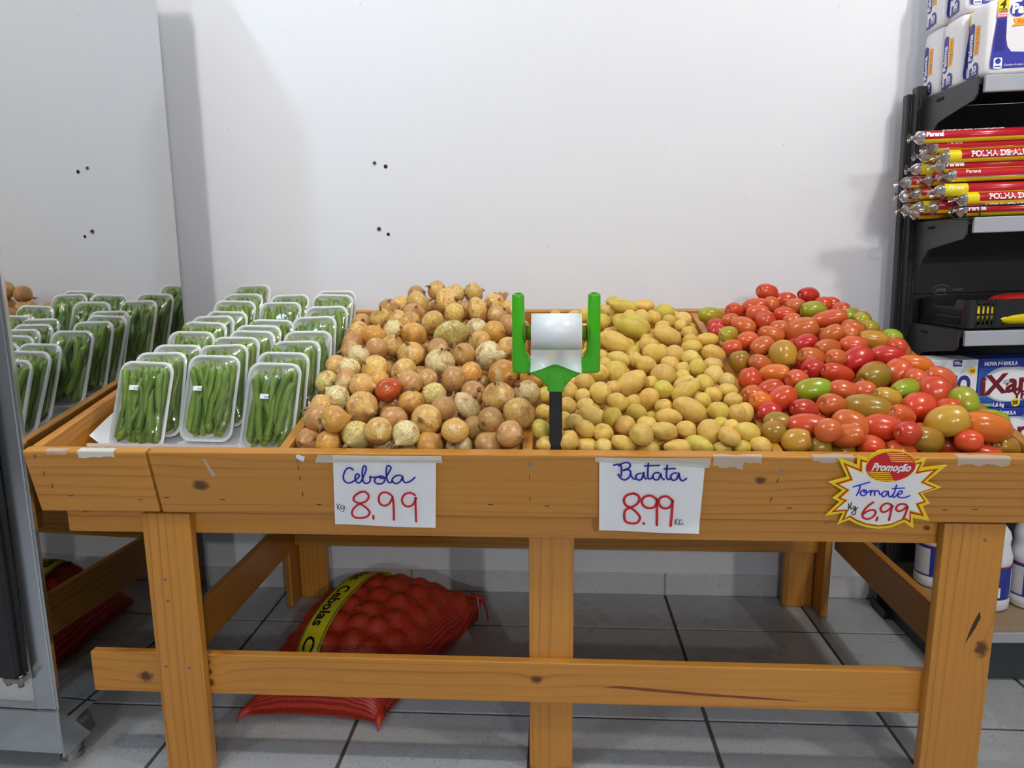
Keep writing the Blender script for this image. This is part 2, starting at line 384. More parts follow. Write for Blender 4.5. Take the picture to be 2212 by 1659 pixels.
def text_mesh(s, size, shear=0., offset=0., align='LEFT', sx=1.):
    cu = bpy.data.curves.new('txt', 'FONT'); cu.body = s; cu.size = size; cu.shear = shear; cu.offset = offset; cu.align_x = align; cu.extrude = .0002; cu.resolution_u = 3
    o = bpy.data.objects.new('txt', cu); COL.objects.link(o)
    dg = bpy.context.evaluated_depsgraph_get(); me = bpy.data.meshes.new_from_object(o.evaluated_get(dg))
    bpy.data.objects.remove(o); bpy.data.curves.remove(cu)
    if sx != 1.: me.transform(Matrix.Diagonal((sx, 1, 1, 1)))
    me.materials.clear(); return me
def text(name, s, size, mat, parent, mw, shear=0., offset=0., align='LEFT', sx=1.):
    return obj(name, text_mesh(s, size, shear, offset, align, sx), mat, parent, mw)
def lathe(prof, seg=24, dents=None):
    bm = bmesh.new(); rings = []
    for z, r in prof:
        if r < 1e-5: rings.append([bm.verts.new((0, 0, z))])
        else: rings.append([bm.verts.new((r*math.cos(2*math.pi*k/seg), r*math.sin(2*math.pi*k/seg), z)) for k in range(seg)])
    for A, B in zip(rings, rings[1:]):
        for k in range(seg):
            a, b = A[k % len(A)], A[(k+1) % len(A)]; c, d = B[(k+1) % len(B)], B[k % len(B)]
            f = []
            for v in (a, b, c, d):
                if v not in f: f.append(v)
            if len(f) > 2: bm.faces.new(f)
    return bm
def rrect(w_, h_, r, n=5):
    out = []
    for cx_, cy_, a0 in ((w_/2-r, h_/2-r, 0), (-w_/2+r, h_/2-r, 90), (-w_/2+r, -h_/2+r, 180), (w_/2-r, -h_/2+r, 270)):
        for k in range(n+1):
            a = (a0+90*k/n)*D2R; out.append((cx_+r*math.cos(a), cy_+r*math.sin(a)))
    return out
def ellipse(cx_, cy_, rx, ry, n=36, a0=0, a1=360):
    return [(cx_+rx*math.cos((a0+(a1-a0)*k/n)*D2R), cy_+ry*math.sin((a0+(a1-a0)*k/n)*D2R)) for k in range(n if a1-a0 == 360 else n+1)]
ORD = ['', 'first', 'second', 'third', 'fourth', 'fifth', 'sixth', 'seventh', 'eighth', 'ninth', 'tenth', 'eleventh', 'twelfth', 'thirteenth', 'fourteenth', 'fifteenth', 'sixteenth', 'seventeenth', 'eighteenth', 'nineteenth', 'twentieth']

# ------------------------------------------------------------------ measured layout
ONIONS = """-.358,2.161,1.077,.033,.030,0,y,1;-.421,2.163,1.063,.030,.030,0,b,1;-.386,1.997,1.046,.038,.031,0,y,1;-.299,2.014,1.049,.043,.033,0,y,1;-.243,2.162,1.067,.033,.030,0,y,1;-.299,2.164,1.066,.030,.030,0,y,1;-.273,1.943,1.021,.033,.031,0,y,1;-.212,1.987,1.027,.039,.032,0,y,1;-.170,2.061,1.041,.030,.030,0,y,1;-.156,1.974,1.013,.030,.030,0,b,1;-.125,2.037,1.023,.030,.030,0,y,1;-.464,1.972,1.033,.030,.030,0,b,1;-.439,2.018,1.039,.030,.030,0,y,1;-.386,1.934,1.021,.032,.030,0,b,1;-.478,1.923,1.009,.037,.030,0,y,1;-.427,1.900,1.007,.030,.030,0,y,1;-.532,1.924,.995,.030,.030,0,b,1;-.325,1.881,1.002,.035,.030,0,y,1;-.383,1.871,1.003,.030,.030,0,y,1;-.424,1.841,.987,.030,.030,0,p,1;-.363,1.812,.977,.041,.031,0,o,1;-.469,1.810,.972,.035,.030,0,o,1;-.523,1.859,.979,.030,.030,0,y,1;-.522,1.800,.959,.030,.030,0,b,1;-.265,1.812,.974,.048,.031,0,g,1;-.205,1.880,.986,.030,.030,0,p,1;-.155,1.860,.979,.030,.030,0,o,1;-.124,1.932,.990,.030,.030,0,b,1;-.114,1.786,.943,.030,.030,0,y,1;-.189,1.798,.960,.030,.030,0,y,1;-.413,1.775,.952,.030,.030,0,y,1;-.513,1.740,.940,.030,.030,0,b,1;-.479,1.695,.936,.030,.030,0,p,1;-.443,1.732,.948,.030,.030,0,b,1;-.351,1.703,.938,.035,.034,0,y,1;-.287,1.734,.947,.030,.030,0,b,1;-.273,1.670,.923,.037,.033,0,p,1;-.220,1.716,.936,.030,.030,0,b,1;-.157,1.727,.931,.040,.038,0,p,1;-.530,1.671,.912,.030,.030,0,y,1;-.490,1.635,.911,.030,.030,0,p,1;-.426,1.638,.912,.035,.032,0,y,1;-.352,1.622,.908,.034,.030,0,y,1;-.230,1.589,.895,.032,.032,0,b,1;-.194,1.630,.901,.030,.030,0,o,1;-.118,1.640,.898,.038,.030,0,o,1;-.531,1.595,.885,.030,.030,0,g,1;-.479,1.577,.889,.037,.030,0,b,1;-.433,1.543,.887,.030,.030,0,y,1;-.406,1.589,.887,.030,.030,0,o,1;-.325,1.555,.891,.030,.030,0,b,1;-.293,1.597,.890,.030,.030,0,b,1;-.265,1.524,.870,.030,.030,0,g,1;-.178,1.550,.870,.030,.030,0,b,1;-.057,1.566,.868,.034,.030,0,p,1;-.048,1.648,.890,.030,.030,0,o,1;-.121,1.534,.865,.037,.033,0,y,1;-.486,1.527,.863,.030,.030,0,p,1;-.510,1.482,.850,.030,.030,0,y,1;-.309,1.492,.861,.033,.030,0,o,1;-.188,1.499,.852,.030,.035,0,p,1;-.416,1.474,.853,.039,.036,0,y,1;-.234,1.469,.851,.030,.030,0,b,1;-.071,1.468,.842,.038,.037,0,y,1;-.501,1.432,.838,.030,.030,0,b,1;-.456,1.403,.842,.030,.030,0,o,1;-.338,1.440,.833,.030,.030,0,b,1;-.265,1.427,.836,.034,.030,0,y,1;-.129,1.435,.833,.030,.030,0,b,1;-.518,1.423,.790,.030,.030,0,b,1;-.472,1.402,.790,.033,.030,0,o,1;-.413,1.411,.805,.036,.033,0,g,1;-.360,1.394,.819,.030,.030,0,y,1;-.356,1.437,.783,.030,.030,0,p,1;-.303,1.394,.814,.030,.030,0,p,1;-.256,1.402,.788,.030,.030,0,o,1;-.200,1.393,.821,.030,.030,0,y,1;-.196,1.423,.777,.030,.030,0,p,1;-.133,1.406,.788,.030,.030,0,b,1;-.087,1.396,.813,.030,.030,0,b,1;-.088,1.430,.773,.030,.030,0,b,1;-.304,1.430,.775,.030,.030,0,b,1;-.356,1.769,.923,.035,.031,132,n,0;-.323,1.676,.886,.032,.029,21,n,0;-.495,2.074,1.015,.033,.029,78,n,0;-.265,2.127,1.015,.031,.028,38,n,0;-.126,1.702,.878,.033,.030,52,n,0;-.387,2.091,1.027,.034,.031,51,n,0;-.456,2.144,1.017,.030,.027,145,n,0;-.496,2.010,1.000,.035,.031,117,n,0;-.109,1.605,.850,.031,.028,121,n,0;-.324,2.115,1.027,.033,.030,112,n,0;-.098,1.889,.931,.034,.031,14,n,0;-.335,1.946,.989,.035,.032,107,n,0;-.115,2.173,1.000,.031,.028,168,n,0;-.368,1.563,.843,.034,.030,1,n,0;-.178,1.931,.961,.030,.027,50,n,0;-.111,2.094,.994,.031,.028,11,n,0;-.220,2.059,1.013,.033,.030,29,n,0;-.512,2.171,1.010,.031,.028,138,n,0;-.191,2.168,1.006,.032,.029,28,n,0;-.413,1.706,.893,.032,.029,46,n,0;-.166,1.786,.912,.030,.027,50,n,0;-.284,1.894,.961,.031,.028,93,n,0;-.357,1.506,.823,.032,.029,154,n,0;-.460,1.628,.864,.031,.028,34,n,0;-.232,1.669,.878,.031,.028,174,n,0;-.271,1.488,.814,.032,.029,69,n,0;-.167,1.468,.810,.030,.027,74,n,0;-.431,1.961,.988,.033,.030,10,n,0;-.094,2.035,.971,.031,.028,103,n,0;-.097,1.959,.950,.030,.027,127,n,0;-.240,1.787,.921,.031,.027,69,n,0;-.345,2.174,1.024,.031,.028,92,n,0;-.237,1.946,.974,.033,.029,64,n,0;-.490,1.786,.916,.031,.028,79,n,0;-.444,1.884,.956,.031,.028,64,n,0;-.453,1.460,.804,.032,.029,124,n,0;-.510,1.666,.847,.033,.030,178,n,0;-.164,1.857,.905,.032,.029,106,n,0;-.319,2.025,.980,.035,.032,167,n,0;-.508,1.552,.810,.030,.027,87,n,0;-.298,1.787,.894,.035,.031,174,n,0;-.290,1.650,.841,.031,.028,49,n,0;-.247,1.564,.813,.036,.032,170,n,0;-.415,1.663,.847,.033,.029,33,n,0;-.156,2.054,.969,.031,.028,53,n,0;-.431,1.573,.821,.031,.028,94,n,0;-.267,1.855,.913,.032,.029,42,n,0;-.245,1.726,.875,.032,.029,145,n,0;-.355,1.899,.938,.030,.027,118,n,0;-.431,2.021,.974,.032,.029,171,n,0;-.147,1.990,.940,.030,.027,152,n,0;-.177,1.622,.825,.033,.030,175,n,0;-.421,1.779,.887,.030,.027,161,n,0;-.108,1.538,.800,.033,.030,82,n,0;-.485,1.734,.873,.031,.028,172,n,0;-.118,1.771,.870,.033,.029,65,n,0;-.367,1.843,.913,.034,.031,24,n,0;-.500,1.492,.788,.031,.028,144,n,0;-.488,1.953,.947,.035,.031,147,n,0;-.098,1.670,.831,.031,.028,80,n,0;-.505,1.609,.822,.031,.028,159,n,0;-.308,1.576,.815,.030,.027,115,n,0;-.432,1.838,.915,.030,.027,25,n,0;-.111,1.482,.779,.031,.028,30,n,0;-.500,1.883,.915,.031,.028,37,n,0;-.235,2.008,.971,.031,.028,137,n,0;-.405,2.158,.989,.034,.031,34,n,0;-.182,1.724,.861,.031,.028,121,n,0;-.098,1.833,.879,.031,.028,78,n,0;-.198,1.515,.792,.032,.029,146,n,0;-.176,2.113,.977,.034,.030,43,n,0"""
POTATOS = """.186,2.171,1.039,.022,.018,0,n,1;.215,2.138,1.027,.043,.021,10,n,1;.282,2.173,1.026,.034,.022,0,n,1;.327,2.067,1.013,.030,.026,0,n,1;.330,1.995,.993,.020,.020,0,n,1;.290,2.014,1.001,.020,.020,30,n,1;.154,2.055,1.020,.019,.018,0,n,1;.138,1.974,.996,.025,.023,30,n,1;.094,2.019,1.008,.022,.022,0,n,1;.375,2.026,.996,.026,.022,30,n,1;.359,1.975,.983,.018,.018,0,n,1;.219,1.939,.985,.058,.035,20,n,1;.258,1.993,1.003,.029,.018,20,n,1;.165,1.838,.953,.045,.028,25,n,1;.309,1.892,.964,.043,.026,20,n,1;.306,1.949,.982,.021,.018,0,n,1;.375,1.932,.968,.023,.018,0,n,1;.420,1.902,.952,.030,.018,0,n,1;.368,1.874,.952,.021,.018,0,n,1;.364,1.832,.940,.027,.020,0,n,1;.414,1.801,.925,.034,.024,25,n,1;.252,1.823,.947,.027,.020,0,n,1;.260,1.775,.931,.033,.024,10,n,1;.309,1.775,.928,.025,.025,40,n,1;.348,1.761,.921,.023,.020,0,n,1;.166,1.737,.921,.029,.021,20,n,1;.208,1.742,.920,.022,.019,60,n,1;.229,1.708,.912,.027,.022,20,n,1;.290,1.720,.911,.024,.021,20,n,1;.124,1.755,.926,.018,.018,0,n,1;.129,1.710,.912,.018,.018,0,n,1;.157,1.675,.898,.031,.029,30,n,1;.183,1.610,.883,.040,.028,-35,n,1;.265,1.659,.894,.031,.028,10,n,1;.315,1.694,.904,.018,.018,0,n,1;.353,1.706,.904,.025,.024,-30,n,1;.399,1.736,.908,.024,.018,20,n,1;.388,1.676,.890,.025,.025,45,n,1;.355,1.627,.880,.023,.021,50,n,1;.413,1.647,.882,.019,.019,60,n,1;.311,1.660,.890,.020,.018,0,n,1;.308,1.626,.880,.026,.018,-20,n,1;.229,1.620,.881,.018,.018,0,n,1;.116,1.658,.899,.021,.020,0,n,1;.076,1.623,.883,.024,.022,10,n,1;.039,1.627,.883,.018,.018,0,n,1;.110,1.567,.867,.027,.027,70,n,1;.140,1.594,.874,.018,.018,0,n,1;.255,1.589,.872,.024,.021,20,n,1;.305,1.580,.873,.040,.022,-30,n,1;.364,1.572,.863,.022,.018,30,n,1;.401,1.597,.868,.024,.018,10,n,1;.403,1.552,.855,.022,.018,10,n,1;.335,1.541,.856,.019,.018,40,n,1;.040,1.579,.868,.022,.022,60,n,1;.069,1.559,.863,.018,.018,30,n,1;.144,1.521,.856,.025,.021,40,n,1;.215,1.548,.857,.027,.024,-60,n,1;.180,1.531,.854,.018,.018,0,n,1;.300,1.500,.844,.042,.025,25,n,1;.359,1.490,.843,.024,.021,20,n,1;.396,1.482,.840,.021,.019,60,n,1;.417,1.511,.833,.026,.021,-70,n,1;.073,1.515,.849,.020,.018,0,n,1;.086,1.477,.835,.033,.023,20,n,1;.128,1.462,.835,.023,.022,-50,n,1;.183,1.488,.841,.023,.018,15,n,1;.243,1.509,.848,.021,.018,0,n,1;.248,1.468,.835,.030,.018,5,n,1;.034,1.516,.848,.021,.020,40,n,1;.029,1.471,.825,.023,.018,60,n,1;.049,1.444,.830,.018,.018,0,n,1;-.019,1.492,.839,.018,.018,0,n,1;-.018,1.572,.863,.018,.018,0,n,1;-.023,1.421,.819,.022,.020,60,n,1;.154,1.431,.824,.023,.021,60,n,1;.069,1.417,.821,.024,.018,30,n,1;.198,1.439,.826,.022,.018,0,n,1;.182,1.390,.815,.025,.025,45,n,1;.106,1.415,.813,.021,.020,20,n,1;.233,1.419,.816,.032,.021,10,n,1;.277,1.422,.820,.021,.018,20,n,1;.325,1.424,.815,.027,.026,80,n,1;.357,1.462,.820,.018,.018,0,n,1;.359,1.391,.812,.025,.020,30,n,1;.397,1.408,.819,.027,.020,10,n,1;.371,1.433,.821,.018,.018,0,n,1;.033,1.394,.800,.024,.022,-40,n,1;-.015,1.392,.793,.018,.018,0,n,1;.073,1.403,.786,.024,.019,20,n,1;.144,1.391,.796,.026,.018,25,n,1;.300,1.396,.794,.029,.018,20,n,1;.259,1.397,.787,.033,.018,0,n,1;.198,1.405,.781,.023,.018,0,n,1;.420,1.390,.794,.023,.019,20,n,1;.350,1.407,.781,.022,.018,20,n,1;.385,1.390,.789,.018,.018,0,n,1;.383,1.418,.771,.021,.018,0,n,1;.125,1.413,.773,.020,.018,0,n,1;.105,1.390,.790,.018,.018,40,n,1;.468,1.913,.946,.020,.018,0,n,1;.396,2.046,.965,.022,.020,90,n,0;.229,2.080,1.000,.023,.021,73,n,0;.415,1.866,.914,.023,.021,8,n,0;.090,1.821,.918,.023,.020,69,n,0;.108,1.882,.932,.024,.021,74,n,0;.079,2.084,.997,.021,.019,121,n,0;.011,1.976,.955,.021,.019,112,n,0;.209,1.683,.874,.023,.021,61,n,0;.159,1.950,.962,.021,.019,97,n,0;.395,2.004,.952,.023,.020,117,n,0;-.012,1.759,.889,.024,.022,113,n,0;.286,1.864,.925,.022,.020,153,n,0;.012,1.710,.874,.025,.022,171,n,0;.062,1.933,.948,.023,.021,73,n,0;-.010,1.621,.851,.024,.022,178,n,0;-.011,1.812,.902,.023,.020,168,n,0;.322,1.736,.885,.024,.022,32,n,0;.367,2.116,.990,.024,.022,120,n,0;.274,1.815,.912,.023,.021,96,n,0;.128,2.148,.997,.024,.022,22,n,0;.240,1.746,.893,.023,.021,12,n,0;.146,2.023,.988,.024,.021,31,n,0;.050,1.839,.915,.024,.022,52,n,0;.103,1.614,.849,.025,.022,26,n,0;.069,2.126,.992,.022,.020,46,n,0;.240,1.863,.934,.024,.021,10,n,0;.146,1.903,.946,.023,.021,74,n,0;.152,1.645,.864,.021,.019,27,n,0;.371,1.806,.905,.023,.020,115,n,0;.325,1.833,.917,.024,.021,74,n,0;.366,2.185,.994,.023,.021,81,n,0;.078,1.659,.861,.022,.020,11,n,0;.011,2.128,.991,.023,.020,127,n,0;-.010,1.535,.822,.022,.020,163,n,0;.193,2.187,1.001,.024,.021,141,n,0;.050,1.744,.888,.025,.022,146,n,0;.031,2.059,.979,.024,.021,177,n,0;.335,1.944,.950,.021,.019,62,n,0;.121,1.514,.818,.021,.019,159,n,0;.069,2.176,.995,.021,.019,175,n,0;.151,2.098,1.001,.021,.019,16,n,0;.090,1.995,.969,.022,.020,85,n,0;.316,1.985,.959,.022,.020,67,n,0;.338,1.522,.818,.021,.019,62,n,0;.320,2.036,.975,.021,.019,146,n,0;.174,1.522,.819,.021,.019,128,n,0;.412,1.456,.800,.024,.022,46,n,0;.308,1.546,.830,.021,.019,94,n,0;.193,2.055,.991,.022,.020,47,n,0;.199,1.778,.905,.023,.021,35,n,0;.089,1.770,.902,.024,.022,108,n,0;.015,1.566,.831,.021,.019,153,n,0;.007,1.898,.933,.021,.019,97,n,0;.301,2.131,.997,.021,.019,115,n,0;.010,2.177,.994,.023,.020,1,n,0;.259,2.041,.990,.021,.019,3,n,0;.044,2.007,.969,.024,.021,130,n,0;.088,1.717,.885,.023,.021,104,n,0;.335,1.611,.847,.021,.019,102,n,0;.146,1.798,.910,.021,.019,73,n,0;.170,1.576,.836,.023,.021,101,n,0;.089,1.546,.831,.021,.019,28,n,0;.384,1.769,.888,.022,.020,56,n,0;.061,1.885,.932,.023,.021,5,n,0;.264,1.708,.877,.023,.021,96,n,0;.218,2.004,.977,.023,.020,12,n,0;-.012,1.668,.862,.021,.019,132,n,0;.271,1.956,.955,.025,.022,79,n,0;.010,1.447,.799,.023,.020,49,n,0;.267,1.628,.857,.024,.022,85,n,0;.410,1.710,.875,.021,.019,70,n,0;.044,1.793,.908,.022,.020,55,n,0;.219,1.509,.820,.021,.019,84,n,0;.409,1.579,.829,.022,.019,146,n,0;.211,1.826,.921,.024,.021,84,n,0;.325,2.174,.991,.023,.020,140,n,0;.403,2.162,.980,.022,.020,104,n,0;.198,1.473,.808,.021,.019,85,n,0;-.007,2.091,.987,.021,.019,93,n,0;.249,1.558,.833,.021,.019,164,n,0;.259,1.912,.946,.023,.021,57,n,0;.104,1.949,.956,.022,.020,115,n,0;-.003,1.852,.915,.023,.020,41,n,0;.134,1.743,.889,.021,.019,135,n,0;.381,1.524,.816,.021,.019,156,n,0;.385,1.907,.926,.023,.021,10,n,0;-.006,2.028,.971,.025,.022,41,n,0;.267,2.111,1.000,.021,.019,128,n,0;.202,1.886,.937,.023,.021,62,n,0;.392,1.655,.854,.021,.019,89,n,0;.062,1.577,.821,.023,.021,8,n,0;.176,1.994,.957,.024,.022,85,n,0;.367,1.589,.818,.024,.022,164,n,0;.301,1.456,.784,.025,.022,103,n,0;.292,1.497,.797,.021,.019,66,n,0;.335,2.137,.970,.021,.019,132,n,0;.118,1.697,.853,.021,.019,2,n,0;.353,2.030,.949,.022,.019,9,n,0;.277,2.169,.976,.023,.021,98,n,0;.122,1.451,.783,.023,.021,80,n,0;.167,1.687,.853,.023,.021,45,n,0;.255,2.000,.951,.022,.019,85,n,0;.180,1.745,.877,.025,.022,140,n,0;.015,1.940,.925,.024,.021,119,n,0;.298,1.689,.851,.025,.022,149,n,0;.229,2.137,.979,.024,.022,116,n,0;.035,1.647,.840,.021,.019,159,n,0;.126,1.579,.816,.021,.019,98,n,0;.356,1.673,.842,.022,.019,135,n,0;.310,1.917,.917,.021,.019,72,n,0;.289,1.592,.819,.022,.020,2,n,0;.355,1.867,.897,.021,.019,15,n,0;.236,1.618,.827,.022,.020,160,n,0;.262,2.077,.971,.023,.021,179,n,0;.195,1.628,.837,.021,.019,33,n,0;.415,2.115,.953,.022,.019,52,n,0;.222,1.448,.778,.021,.019,52,n,0;.060,1.531,.798,.021,.019,69,n,0;.412,1.834,.884,.025,.022,90,n,0;.165,1.453,.775,.022,.020,140,n,0;.354,1.712,.853,.021,.019,115,n,0;.179,1.854,.903,.022,.020,24,n,0;.338,2.074,.963,.022,.019,57,n,0;.170,2.143,.980,.021,.019,91,n,0;.012,1.495,.786,.025,.022,173,n,0;.077,1.445,.773,.024,.021,10,n,0;.113,2.063,.972,.024,.022,73,n,0;.393,1.960,.921,.024,.021,94,n,0;.035,1.421,.764,.025,.022,55,n,0;.343,1.778,.879,.022,.020,51,n,0;.186,2.098,.978,.023,.021,170,n,0;.382,2.087,.956,.022,.019,92,n,0;.057,1.696,.852,.023,.021,39,n,0;.280,1.764,.878,.022,.020,84,n,0;.358,1.476,.781,.025,.022,172,n,0;.090,1.495,.792,.023,.021,95,n,0;.246,1.477,.789,.021,.019,124,n,0;.209,1.548,.805,.024,.021,54,n,0;.237,2.185,.986,.021,.019,41,n,0;.319,1.650,.840,.021,.019,113,n,0"""
